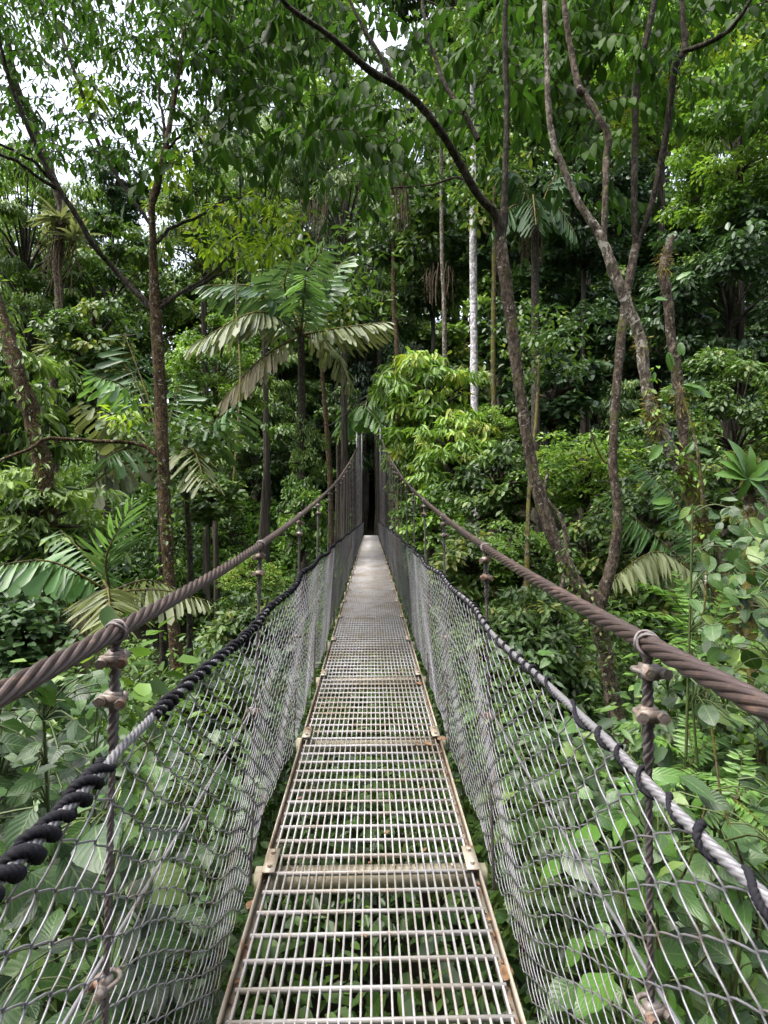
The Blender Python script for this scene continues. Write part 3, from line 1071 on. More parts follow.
def skyline(C):
    """keep the mass below the line of sight to what stands behind it"""
    px = CX + FPX * ((C - EYE) @ RT) / ((C - EYE) @ FW)
    py = CY - FPX * ((C - EYE) @ UP) / ((C - EYE) @ FW)
    lim = np.interp(px, [-200, 0, 120, 180, 250, 330, 371, 420, 500, 620, 768, 1000], [600, 600, 640, 650, 590, 560, 545, 520, 530, 560, 560, 560])
    near = np.interp(px, [380, 450, 520, 600, 640, 700, 768, 900], [600, 640, 700, 770, 720, 640, 590, 590])
    return py > np.where((C[:, 1] < 6.6) & (px > 380), np.maximum(lim, near), lim)


undergrowth('left_bank_undergrowth', 4200, lambda n: -1.3 - 11 * rng.uniform(0, 1, n) ** 1.4, lambda n: 3.2 + 30 * rng.uniform(0, 1, n) ** 1.5,
            lambda x, y: 3.4 + 0 * x, .125, 24, skyline)
undergrowth('right_bank_undergrowth', 4600, lambda n: 1.2 + 11 * rng.uniform(0, 1, n) ** 1.4, lambda n: 3.0 + 30 * rng.uniform(0, 1, n) ** 1.5,
            lambda x, y: 4.2 + 0 * x, .125, 24, skyline)
undergrowth('slope_undergrowth', 3000, lambda n: rng.uniform(-30, 30, n), lambda n: rng.uniform(33, 62, n),
            lambda x, y: 3.5 + 0 * x, .30, 16, lambda C: ((np.abs(C[:, 0]) > 1.6) | (C[:, 1] > 52)) & ((C[:, 0] < -17) | (C[:, 0] > -1.6) | (C[:, 1] > 53)))
undergrowth('hollow_undergrowth', 900, lambda n: rng.uniform(-18, -8, n), lambda n: rng.uniform(15, 36, n),
            lambda x, y: 6 * (1 - .75 * np.exp(-((x + 4) / 4) ** 2)), .18, 16)
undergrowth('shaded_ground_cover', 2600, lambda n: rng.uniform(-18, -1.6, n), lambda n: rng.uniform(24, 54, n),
            lambda x, y: 1.6 + 0 * x, .24, 14, mat='leaf_over')  # darker leaf material puts the hollow's shade into the colour
undergrowth('ground_cover', 1500, lambda n: rng.uniform(-1.5, 1.5, n), lambda n: -1 + 33 * rng.uniform(0, 1, n) ** 1.6,
            lambda x, y: np.interp(y, [0, 4, 10, 30, 36], [1.0, 1.7, 2.6, 2.6, .3]), .16, 16)


# ------------------------------------------------------------------ named trees
def tree(name, label, base, group=None):
    return thing(name, label, 'tree', base, group)


# slim mossy trunk on the left
base = P(190, 760, 6.0)
base = np.array([base[0], base[1], float(ground_z(base[0], base[1]))])
lt = tree('slim_tree', 'slim brown moss flecked tree rising straight beside the left cable', base)
TR = [(192, 900, 6.0, 17), (184, 760, 6.0, 15.5), (176, 650, 6.0, 15), (168, 560, 6.0, 15), (163, 460, 6.0, 15), (159, 370, 6.0, 14), (155, 300, 6.0, 13), (153, 240, 6.0, 8.5), (152, 205, 6.0, 7.5), (158, 180, 6.05, 8), (165, 150, 6.1, 7), (172, 112, 6.2, 6), (179, 70, 6.3, 4), (184, 20, 6.4, 3)]
limb(lt, 'trunk', M['bark_rust'], TR, 90, 12, .07)
tips = []
for pts in ([(152, 308, 6.0, 9), (138, 292, 6, 8), (118, 272, 6, 7), (98, 250, 5.9, 7), (72, 210, 5.8, 6.5), (47, 167, 5.7, 6), (28, 125, 5.6, 6), (10, 83, 5.5, 5), (0, 45, 5.4, 4.5), (-12, -10, 5.3, 4)],
            [(153, 228, 6, 5), (128, 195, 6.1, 4.5), (97, 143, 6.2, 4.5), (77, 83, 6.3, 4), (62, 40, 6.4, 3.5), (50, 0, 6.5, 3), (42, -40, 6.6, 2)],
            [(52, 180, 5.75, 4), (30, 160, 5.6, 4), (10, 148, 5.5, 3.5), (-15, 140, 5.4, 3)],
            [(60, 190, 5.8, 5), (40, 180, 5.6, 4), (15, 162, 5.4, 4), (-10, 152, 5.3, 4)],
            [(160, 308, 6, 7), (170, 298, 6, 5), (190, 285, 6.1, 4), (207, 274, 6.3, 3.5), (222, 260, 6.5, 3), (236, 240, 6.7, 2.8), (240, 215, 6.8, 2.4), (240, 160, 7, 2), (236, 130, 7, 1.5)],
            [(162, 303, 6, 5), (190, 290, 6.3, 3.2), (220, 274, 6.6, 2.8), (250, 260, 7, 2.2), (285, 259, 7.2, 1.8), (305, 250, 7.3, 1.4)],
            [(156, 242, 6, 5), (170, 228, 6.1, 4), (198, 216, 6.3, 3.2), (226, 200, 6.6, 2.6), (245, 196, 6.9, 1.6)],
            [(155, 200, 6, 5), (163, 172, 6.1, 5), (165, 130, 6.2, 4), (160, 95, 6.3, 3), (165, 40, 6.4, 2)],
            [(164, 152, 6.1, 4), (182, 138, 6.1, 3), (205, 118, 6.2, 2.2), (230, 100, 6.3, 1.5)],
            [(158, 456, 6, 6), (140, 443, 6, 5), (105, 440, 5.9, 5), (70, 440, 5.8, 4.6), (50, 441, 5.7, 4.6), (35, 450, 5.6, 4), (0, 462, 5.5, 3.6), (-25, 470, 5.4, 3)]):
    limb(lt, 'branch', M['bark_rust'] if pts[0][1] > 440 else M['bark_dark'], pts, 50, 8, .06, wob=.004)
mb = MB()


def sky_gap(a, b_):
    """the crown is thin where the sky shows"""
    if a < 100 and 40 < b_ < 150:
        return rng.uniform() < .42
    if a < 230 and b_ > 60:
        return rng.uniform() < .5
    return True


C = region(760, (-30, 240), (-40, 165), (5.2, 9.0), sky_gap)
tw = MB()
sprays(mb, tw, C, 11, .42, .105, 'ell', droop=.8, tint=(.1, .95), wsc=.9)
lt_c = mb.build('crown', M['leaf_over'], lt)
tw.build('twig_sprays', M['bark_dark'], lt)
mb = MB()
C = np.vstack([region(60, (188, 314), (186, 264), (5.9, 7.0), lambda a, b_: (a - 250) ** 2 / 3600 + (b_ - 228) ** 2 / 1100 < 1),
               region(9, (92, 118), (84, 106), (6.1, 6.5)), region(9, (165, 195), (150, 180), (6.0, 6.5)),
               region(5, (112, 155), (410, 428), (5.8, 6.2))])
leaf_cluster(mb, C, 11, .12, 'lance', spread=.16, droop=.7, tint=rng.uniform(.1, .98, len(C)), wsc=1.25)
mb.build('young_leaves', M['leaf_yellow'], lt)

# leaning mossy trunk at the left edge and the trunk with the bromeliads
b0 = P(60, 700, 7.0)
o = tree('leaning_tree', 'leaning trunk wrapped in brown moss and climbers at the left edge', [b0[0], b0[1], float(ground_z(b0[0], b0[1]))])
limb(o, 'trunk', M['bark_rust'], [(-25, 240, 7.2, 15), (0, 312, 7.1, 17), (18, 370, 7, 20), (32, 420, 7, 21), (44, 475, 7, 22), (50, 540, 7, 20), (54, 620, 7, 20), (60, 760, 7, 22)], 70, 12, .16)
mb = MB()
C, r = poly([(-10, 290, 7.0, 4), (18, 370, 6.9, 4), (44, 475, 6.85, 4), (54, 620, 6.8, 4)], 34)
leaf_cluster(mb, C + rng.normal(0, .09, C.shape), 6, .12, 'lance', spread=.14, droop=.9)
mb.build('climber_leaves', M['leaf_pale'], o)
b0 = P(56, 420, 13)
o = tree('bromeliad_tree', 'pale lichened trunk with a tuft of bromeliads on its top', [b0[0], b0[1], float(ground_z(b0[0], b0[1]))])
limb(o, 'trunk', M['bark_pink'], [(56, 620, 13, 13), (54, 375, 13, 10), (56, 340, 13, 10), (59, 300, 13, 9), (57, 270, 13, 10), (60, 230, 13, 12), (61, 205, 13, 10), (50, 170, 12.8, 10), (32, 122, 12.5, 10), (16, 85, 12, 9), (6, 30, 11.5, 7)], 60, 10, .12)
mb = MB()
for c, nn in ((P(60, 222, 12.9), 60), (P(57, 350, 12.8), 36), (P(75, 240, 12.9), 24)):
    d = rsph(nn)
    d[:, 2] = np.abs(d[:, 2]) * .8 - .1
    emit(mb, 'strap', np.repeat([c], nn, 0) + d * .06, d, UPV + .3 * rsph(nn), rng.uniform(.3, .62, nn), rng.uniform(.0, .5, nn), .6)
mb.build('bromeliad_leaves', M['palm_olive'], o, smooth=True)
mb = MB()
for q in range(40):
    c = P(rng.uniform(44, 76), rng.uniform(205, 250), rng.uniform(12.8, 13.2))
    sweep(mb, spline([c, c - [rng.normal(0, .1), 0, .5], c - [rng.normal(0, .2), 0, rng.uniform(.6, 1.4)]], 6), .012, 4, caps=False)
mb.build('dead_leaves', M['root'], o)

# forked reddish trunk on the right whose branches carry the dark canopy
b0 = P(630, 830, 5.5)
fk = tree('forked_tree', 'forked reddish lichened tree whose long left limb leans over the bridge', [b0[0], b0[1], float(ground_z(b0[0], b0[1]))])
limb(fk, 'trunk', M['bark_pink'], [(640, 960, 5.5, 24), (630, 800, 5.5, 22), (622, 745, 5.5, 21), (613, 700, 5.5, 20), (604, 650, 5.5, 20), (597, 612, 5.5, 22), (590, 592, 5.5, 17)], 50, 12, .09)
limb(fk, 'branch', M['bark_pink'], [(598, 625, 5.5, 17), (585, 597, 5.5, 18), (569, 570, 5.5, 17), (550, 530, 5.5, 16), (535, 480, 5.5, 15), (524, 420, 5.5, 14), (517, 370, 5.5, 14), (511, 320, 5.5, 15), (504, 270, 5.5, 16), (500, 235, 5.5, 14)], 80, 12, .08)
limb(fk, 'branch', M['bark_dark'], [(500, 245, 5.5, 11), (497, 218, 5.45, 11), (478, 195, 5.35, 10), (458, 160, 5.2, 10), (436, 125, 5.0, 9), (415, 100, 4.9, 9), (395, 85, 4.8, 9), (372, 72, 4.7, 9), (352, 55, 4.6, 8), (325, 32, 4.5, 7), (290, 8, 4.4, 6), (260, -30, 4.2, 5)], 80, 10, .08)
limb(fk, 'branch', M['bark_dark'], [(500, 250, 5.5, 12), (503, 225, 5.5, 11), (505, 180, 5.5, 8), (507, 110, 5.5, 7), (505, 40, 5.5, 7), (506, -30, 5.5, 6)], 50, 10, .08)
limb(fk, 'branch', M['bark_dark'], [(396, 86, 4.8, 6), (380, 55, 4.8, 5), (362, 25, 4.8, 4), (340, -20, 4.8, 3)], 30, 8, .06)
limb(fk, 'branch', M['bark_dark'], [(478, 140, 5.5, 7), (462, 110, 5.6, 6), (445, 85, 5.7, 6), (436, 60, 5.8, 5), (425, 20, 5.9, 4), (420, -20, 6, 3)], 40, 8, .06)
limb(fk, 'branch', M['bark_dark'], [(480, 200, 5.4, 3.5), (460, 178, 5.6, 3), (430, 185, 5.8, 2.5), (390, 188, 6, 2)], 30, 6, .05)
limb(fk, 'branch', M['bark_pink'], [(596, 618, 5.5, 16), (604, 590, 5.5, 15), (614, 555, 5.5, 13), (617, 510, 5.5, 12), (613, 460, 5.5, 11), (615, 410, 5.5, 11), (619, 360, 5.55, 11), (623, 320, 5.6, 11), (630, 275, 5.7, 11), (636, 246, 5.8, 10)], 80, 12, .09)
limb(fk, 'branch', M['bark_dark'], [(636, 250, 5.8, 9), (634, 200, 5.8, 8), (635, 140, 5.9, 8), (637, 83, 6, 8), (645, 45, 6, 8), (655, 0, 6, 7), (662, -30, 6, 6)], 50, 10, .08)
limb(fk, 'branch', M['bark_dark'], [(636, 250, 5.8, 7), (648, 215, 5.75, 7), (659, 173, 5.7, 8), (668, 120, 5.6, 8), (675, 67, 5.5, 8), (684, 50, 5.5, 8), (683, 20, 5.5, 7), (680, -20, 5.5, 6)], 60, 10, .08)
limb(fk, 'branch', M['bark_dark'], [(682, 52, 5.5, 6), (705, 44, 5.3, 6), (727, 32, 5.2, 5.5), (742, 14, 5.1, 5), (756, -10, 5, 4)], 40, 8, .06)
limb(fk, 'branch', M['bark_pink'], [(560, 600, 5.9, 7), (567, 560, 6.0, 7), (562, 520, 6.1, 5), (545, 495, 6.2, 4), (548, 470, 6.3, 3)], 40, 8, .1)
mb = MB()


def over(a, b_):
    lim = 150 + 45 * math.sin(a * .021 + 1) + 30 * math.sin(a * .055)
    if 335 < a < 425 and b_ < 85:
        return rng.uniform() < .35
    if a < 250 and b_ > 75:
        return rng.uniform() < .3
    if a < 330 and b_ > 105 + (a - 190) * .5:
        return False
    return b_ < lim


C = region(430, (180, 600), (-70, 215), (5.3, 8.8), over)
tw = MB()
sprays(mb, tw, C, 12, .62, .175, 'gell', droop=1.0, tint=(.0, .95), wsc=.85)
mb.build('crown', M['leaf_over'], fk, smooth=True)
tw.build('twig_sprays', M['bark_dark'], fk)

# the grey forked trunk and the pinkish one that meets it
b0 = P(745, 760, 4.6)
gk = tree('grey_tree', 'grey lichen blotched tree with a mossy joint on the right', [b0[0], b0[1], float(ground_z(b0[0], b0[1]))])
limb(gk, 'trunk', M['bark_moss'], [(770, 900, 4.5, 30), (748, 690, 4.6, 24), (738, 640, 4.6, 23), (722, 590, 4.6, 23), (712, 560, 4.6, 23), (700, 520, 4.6, 23), (688, 482, 4.6, 22), (676, 456, 4.6, 18)], 70, 12, .13)
limb(gk, 'branch', M['bark_grey'], [(690, 488, 4.6, 18), (672, 452, 4.6, 17), (652, 410, 4.6, 15), (645, 375, 4.6, 14), (640, 338, 4.6, 14), (627, 305, 4.6, 14), (615, 275, 4.6, 13), (606, 250, 4.6, 12), (597, 230, 4.6, 11), (580, 205, 4.6, 9), (565, 172, 4.6, 8), (553, 140, 4.6, 8), (548, 100, 4.6, 7), (547, 60, 4.6, 6), (544, -20, 4.6, 6)], 110, 12, .07)
limb(gk, 'branch', M['bark_pink'], [(604, 245, 4.62, 7), (605, 200, 4.65, 7), (606, 165, 4.7, 8), (608, 137, 4.7, 9), (599, 118, 4.7, 8), (585, 95, 4.75, 9), (579, 88, 4.75, 9), (571, 50, 4.8, 7), (566, 20, 4.8, 7), (561, -30, 4.8, 6)], 80, 10, .1)
limb(gk, 'branch', M['bark_pink'], [(692, 500, 4.6, 15), (686, 455, 4.62, 14), (682, 420, 4.65, 13), (678, 380, 4.7, 13), (672, 340, 4.7, 12), (668, 300, 4.7, 12), (664, 275, 4.7, 14), (666, 258, 4.7, 13), (672, 236, 4.7, 6)], 70, 12, .14)
limb(gk, 'branch', M['bark_moss'], [(706, 545, 4.5, 5), (703, 500, 4.4, 5), (698, 455, 4.4, 4), (690, 420, 4.45, 3), (682, 395, 4.5, 3)], 40, 8, .1)
mb = MB()      # tufts of moss
for (a, b_, n_) in ((650, 408, 260), (655, 425, 220), (664, 262, 120), (688, 470, 260), (705, 545, 260), (700, 520, 200), (640, 345, 60), (680, 400, 120)):
    c = P(a, b_, 4.55)
    d = rsph(n_)
    emit(mb, 'narrow', c + d * np.array([.075, .06, .13]) * rng.uniform(.4, 1.1, (n_, 1)), d - UPV * .6, rsph(n_), rng.uniform(.02, .05, n_), rng.uniform(0, 1, n_))
moss_m = leaf_mat('moss tuft', (.06, .055, .012), (.22, .19, .035), rough=.8, trans=.2)
mb.build('moss', moss_m, gk)
mb = MB()      # strap leaved epiphytes
for (a, b_, ex, ez, sz) in ((662, 445, -.6, -.75, .20), (668, 352, .3, -.9, .16), (680, 342, .05, -.8, .14), (682, 385, .9, -.35, .26), (676, 395, -.3, .3, .10), (688, 448, .9, -.25, .20), (690, 462, .2, -1, .16), (675, 452, -.4, .5, .14), (672, 500, -.9, -.1, .20), (690, 505, .7, -.6, .17), (684, 455, .5, .8, .16), (697, 530, -.8, -.3, .13), (704, 535, .9, -.1, .22), (655, 372, -.3, -.9, .14), (682, 520, -.5, -.7, .12), (668, 300, -.8, .1, .14), (676, 280, .8, .3, .14)):
    for q in range(2):
        c = P(a, b_, 4.5)
        emit(mb, 'goval', [c], [[ex + rng.normal(0, .15), -.35, ez + rng.normal(0, .15)]], [[rng.normal(0, .3), -.8, .6]], [sz * rng.uniform(.75, 1.0)], [rng.uniform(.2, .9)], .62)
mb.build('epiphyte_leaves', M['leaf_big_light'], gk, smooth=True)
mb = MB()
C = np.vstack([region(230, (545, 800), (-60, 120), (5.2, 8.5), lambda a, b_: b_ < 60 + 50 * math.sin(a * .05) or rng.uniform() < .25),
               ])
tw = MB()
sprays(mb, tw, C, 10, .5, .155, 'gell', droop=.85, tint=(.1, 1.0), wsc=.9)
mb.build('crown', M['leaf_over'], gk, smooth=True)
tw.build('twig_sprays', M['bark_dark'], gk)

mb = MB()
C = region(34, (535, 612), (295, 345), (5.6, 6.6), lambda a, b_: abs(b_ - (334 - (a - 545) * .5)) < 11)
sprays(mb, None, C, 8, .22, .075, 'round', droop=.3, tint=(.4, 1.0), wsc=.9)
mb.build('pale_leaves', M['leaf_blue'], fk)

for par, path, dn, mt in ((fk, [(612, 700, 5.4, 4), (600, 620, 5.4, 4), (560, 550, 5.4, 4)], 40, 'leaf_far'),
                           (gk, [(738, 640, 4.5, 4), (712, 560, 4.5, 4), (688, 482, 4.5, 4), (672, 452, 4.5, 4), (645, 375, 4.5, 4)], 46, 'leaf_bright'),
                           (lt, [(178, 680, 5.9, 4), (168, 560, 5.9, 4), (163, 470, 5.9, 4)], 26, 'leaf_bright')):
    C, r = poly(path, dn)
    mb = MB()
    leaf_cluster(mb, C + rng.normal(0, .05, C.shape), 4, .06, 'ell', spread=.07, droop=.6)
    mb.build('climber_leaves', M[mt], par)

# straight trunks in the middle distance
for pts, mt, lab in (
        ([(476, 560, 20, 11), (475, 445, 20, 9.5), (474, 350, 20, 9.5), (473, 250, 20, 9), (473, 190, 20, 8), (473, 140, 20, 7), (473, 60, 20, 6)], 'bark_white', 'tall straight white trunk flecked with grey right of the bridge tower'),
        ([(446, 520, 23, 8), (445, 365, 23, 6.5), (444, 300, 23, 5.5), (442, 250, 23, 5), (441, 120, 23, 5)], 'bark_grey', 'thin tan trunk left of the tall white one'),
        ([(494, 520, 19, 9), (494, 430, 19, 7), (493, 350, 19, 6), (494, 280, 19, 6), (495, 180, 19, 5)], 'bark_moss', 'thin green mossed trunk right of the tall white one'),
        ([(398, 500, 26, 6), (397, 355, 26, 6), (394, 310, 26, 6), (393, 240, 26, 5)], 'bark_rust', 'short reddish trunk above the bridge tower among the leaves'),
        ([(190, 640, 10, 8), (190, 560, 10, 7), (187, 500, 10, 6), (186, 440, 10, 5)], 'bark_dark', 'thin dark trunk just right of the slim brown tree in the hollow'),
        ([(332, 560, 21, 6), (330, 480, 21, 7), (326, 420, 21, 6), (322, 370, 21, 5), (318, 300, 21, 4)], 'bark_rust', 'mossy thin trunk standing in the dark left of the bridge tower'),
        ([(526, 620, 8, 8), (530, 470, 9, 4), (536, 420, 9.5, 4), (540, 350, 10, 3.5)], 'bark_moss', 'thin green sapling stem right of the leaning reddish limb')):
    b0 = P(*pts[0][:3])
    gz = float(ground_z(b0[0], b0[1]))
    o = tree('straight_trunk', lab, [b0[0], b0[1], gz], 'straight trunks in the middle distance')
    dz = CY + FPX * (EYE[2] - gz) / pts[0][2]
    limb(o, 'trunk', M[mt], [(pts[0][0], max(dz, pts[0][1] + 30), pts[0][2], pts[0][3] * 1.2)] + pts, 70, 10, .07)
    mb = MB()
    C = np.repeat([P(*pts[-1][:3])], 60, 0) + rng.normal(0, 1, (60, 3)) * np.array([.05, .05, .035]) * pts[0][2]
    leaf_cluster(mb, C, 14, .016 * pts[0][2], 'ell', spread=.03 * pts[0][2], droop=.6)
    mb.build('crown', M['leaf_far'], o)


# ------------------------------------------------------------------ palms
def palm(name, label, crown, stem_w, fronds, Yb=None, stem_mat='bark_dark', foot=None):
    c = P(*crown)
    gz = float(ground_z(c[0], c[1]))
    o = thing(name, label, 'palm', (c[0], c[1], gz), 'feather palms')
    mb = MB()
    sweep(mb, spline([[c[0] + .1, c[1], gz - .2], [c[0] + .05, c[1], (gz + c[2]) / 2], c], 30), stem_w * crown[2] / FPX / 2 * np.linspace(1.2, .8, 30), 10, .04)
    mb.build('trunk', M[stem_mat], o, smooth=True)
    for fr in fronds:
        mid, tip, mat, lf = fr[:4]
        kw = dict(fr[4]) if len(fr) > 4 else {}
        mb = MB()
        b0 = P(*fr[5]) if len(fr) > 5 else c
        frond(mb, b0, P(*mid), P(*tip), lf, **kw)
        mb.build('frond', [M[mat], M['bark_moss']], o)
    return o


Yp = 18
palm('big_palm', 'big feather palm with dark trunk and silvery undersides left of the bridge tower', (301, 335, Yp), 9, [
    ((262, 290, 17.2), (206, 285, 16.8), 'palm_green', 1.15, dict(n=36, fwd=.95, droop=1.0, stem=.05, wsc=.46)),
    ((258, 312, 16.5), (192, 345, 15.8), 'palm_pale', 1.2, dict(n=34, fwd=.95, droop=.95, stem=.05, wsc=.46)),
    ((262, 358, 17), (222, 400, 16.5), 'palm_dry', 1.1, dict(n=30, fwd=.95, droop=1.1, stem=.05, wsc=.46)),
    ((300, 285, 17.6), (325, 245, 17.2), 'palm_green', 1.05, dict(n=26, droop=.45, stem=.05, wsc=.55)),
    ((318, 290, 18.5), (342, 262, 19), 'palm_green', 1.1, dict(n=26, droop=.6, stem=.05, wsc=.55)),
    ((285, 290, 17), (290, 262, 16.2), 'palm_green', 1.05, dict(n=24, droop=.7, stem=.05, wsc=.55)),
    ((304, 295, 16.8), (306, 275, 15.2), 'palm_bright', 1.0, dict(n=24, droop=.7, stem=.05, wsc=.55)),
    ((340, 328, 17.5), (385, 322, 17), 'palm_olive', 1.05, dict(n=34, fwd=.95, droop=.95, stem=.05, wsc=.46)),
    ((330, 345, 18.5), (352, 385, 19), 'palm_olive', .9, dict(n=18, droop=1.0, stem=.05, wsc=.55)),
    ((290, 300, 19), (270, 268, 20), 'palm_green', 1.0, dict(n=22, droop=.8, stem=.05, wsc=.55)),
])
palm('hollow_palm', 'feather palm behind the slim brown trunk with fronds to both sides', (160, 462, 10.5), 8, [
    ((132, 395, 10.2), (96, 375, 9.8), 'palm_bright', .75, dict(n=22, droop=.8, stem=.03, wsc=.6)),
    ((128, 425, 9.8), (84, 402, 9.2), 'palm_olive', .75, dict(n=22, droop=1.0, stem=.03, wsc=.6)),
    ((120, 465, 9.6), (82, 492, 9.0), 'palm_pale', .75, dict(n=20, droop=.7, stem=.03, wsc=.6)),
    ((202, 430, 10.2), (240, 402, 9.8), 'palm_green', .8, dict(n=22, droop=.9, stem=.03, wsc=.6)),
    ((190, 448, 9.6), (205, 482, 8.8), 'palm_olive', .65, dict(n=18, droop=.6, stem=.03, wsc=.6)),
    ((130, 448, 9.4), (105, 458, 8.8), 'palm_green', .6, dict(n=16, droop=.7, stem=.03, wsc=.6)),
    ((170, 420, 10.8), (178, 385, 11), 'palm_green', .75, dict(n=20, droop=.8, stem=.03, wsc=.6)),
    ((150, 405, 11), (125, 335, 11.5), 'palm_green', .85, dict(n=22, droop=.9, stem=.03, wsc=.6)),
    ((135, 380, 11.5), (95, 335, 12), 'palm_green', .8, dict(n=22, droop=1.0, stem=.03, wsc=.6)),
])
palm('near_palm', 'near left palm with one upright bright frond and dry hanging ones', (110, 592, 4.6), 9, [
    ((52, 562, 4.4), (-12, 566, 4.2), 'palm_green', .36, dict(n=22, droop=.9, stem=.014, wsc=.85)),
    ((107, 555, 4.5), (131, 506, 4.4), 'palm_bright', .34, dict(n=16, tn='leaflet', droop=-.15, fwd=1.0, stem=.012, wsc=.8)),
    ((108, 590, 4.1), (112, 622, 3.7), 'palm_olive', .34, dict(n=26, tn='leaflet', droop=.45, fwd=.3, stem=.012, wsc=1.0)),
    ((75, 605, 4.4), (38, 622, 4.2), 'palm_dry', .38, dict(n=16, droop=1.6, stem=.012, wsc=.5)),
    ((92, 618, 4.3), (66, 650, 4.0), 'palm_dry', .30, dict(n=14, droop=1.4, stem=.012, wsc=.5)),
    ((160, 590, 4.6), (206, 600, 4.6), 'palm_pale', .30, dict(n=16, droop=1.0, stem=.012, wsc=.55)),
    ((145, 580, 5.0), (176, 588, 5.2), 'palm_olive', .32, dict(n=16, droop=1.0, stem=.012, wsc=.55)),
    ((90, 560, 5), (60, 530, 5.4), 'palm_green', .34, dict(n=18, droop=.9, stem=.012)),
], stem_mat='bark_moss')
palm('tower_palm', 'small palm whose broad leafy frond hangs over the top of the bridge tower', (338, 440, 34), 5, [
    ((368, 400, 33), (408, 424, 31), 'palm_bright', 1.7, dict(n=16, droop=1.3, stem=.06, wsc=.9)),
    ((352, 404, 33), (340, 426, 31), 'palm_bright', 1.6, dict(n=14, droop=1.3, stem=.06, wsc=.9)),
    ((360, 405, 32), (380, 424, 30), 'palm_bright', 1.6, dict(n=14, droop=1.0, stem=.06, wsc=.9)),
])
palm('bent_palm', 'palm with a pale arching frond right of the forked reddish trunk', (715, 590, 6.6), 9, [
    ((660, 552, 6.5), (612, 578, 6.3), 'palm_olive', .42, dict(n=40, tn='leaflet', droop=1.1, fwd=.25, stem=.016, wsc=1.5)),
    ((675, 500, 7), (636, 462, 7.2), 'palm_bright', .42, dict(n=30, tn='leaflet', droop=.7, fwd=.5, stem=.014, wsc=.8)),
    ((655, 535, 7), (612, 500, 7.2), 'palm_bright', .5, dict(n=30, tn='leaflet', droop=.9, fwd=.4, stem=.014, wsc=.7)),
    ((745, 560, 6.5), (775, 575, 6.2), 'palm_green', .42, dict(n=26, tn='leaflet', droop=.9, stem=.014)),
    ((700, 555, 6.8), (690, 522, 7.2), 'palm_green', .42, dict(n=26, tn='leaflet', droop=.8, stem=.014)),
])
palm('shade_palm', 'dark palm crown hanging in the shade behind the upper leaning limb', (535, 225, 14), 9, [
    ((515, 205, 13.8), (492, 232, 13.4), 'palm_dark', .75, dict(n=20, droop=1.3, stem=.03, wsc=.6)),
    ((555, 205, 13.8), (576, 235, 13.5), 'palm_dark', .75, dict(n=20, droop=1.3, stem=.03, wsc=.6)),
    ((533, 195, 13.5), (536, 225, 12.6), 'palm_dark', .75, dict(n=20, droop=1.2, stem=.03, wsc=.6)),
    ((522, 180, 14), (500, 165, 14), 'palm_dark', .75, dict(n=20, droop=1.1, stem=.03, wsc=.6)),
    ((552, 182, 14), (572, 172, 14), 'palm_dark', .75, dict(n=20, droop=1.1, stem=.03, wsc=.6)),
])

# hanging roots in the middle of the crowns
for (a0, a1, b0_, b1_, Y, n_, lab) in ((522, 540, 200, 262, 14, 9, 'bundle of brown hanging roots behind the upper leaning limb'),
                                     (392, 408, 165, 225, 24, 14, 'brown aerial roots hanging above the bridge tower'),
                                     (300, 330, 195, 240, 22, 9, 'brown hanging roots above the big feather palm'),
                                     (425, 455, 268, 300, 22, 10, 'grey tangle of roots hanging beside the thin tan trunk')):
    mb = MB()
    for q in range(n_ * 3):
        a = rng.uniform(a0, a1)
        p0, p1 = P(a, b0_ + rng.uniform(-8, 8), Y), P(a + rng.normal(0, 3), b1_ + rng.uniform(-22, 12), Y + rng.normal(0, .2))
        sweep(mb, spline([p0, (p0 + p1) / 2 + rng.normal(0, .05, 3), p1], 8), (.0007 * Y * rng.uniform(.4, 1.1)), 3, caps=False)
    o = mb.build('hanging_roots', M['root'])
    tag(o, lab, 'roots', 'bundles of hanging roots')


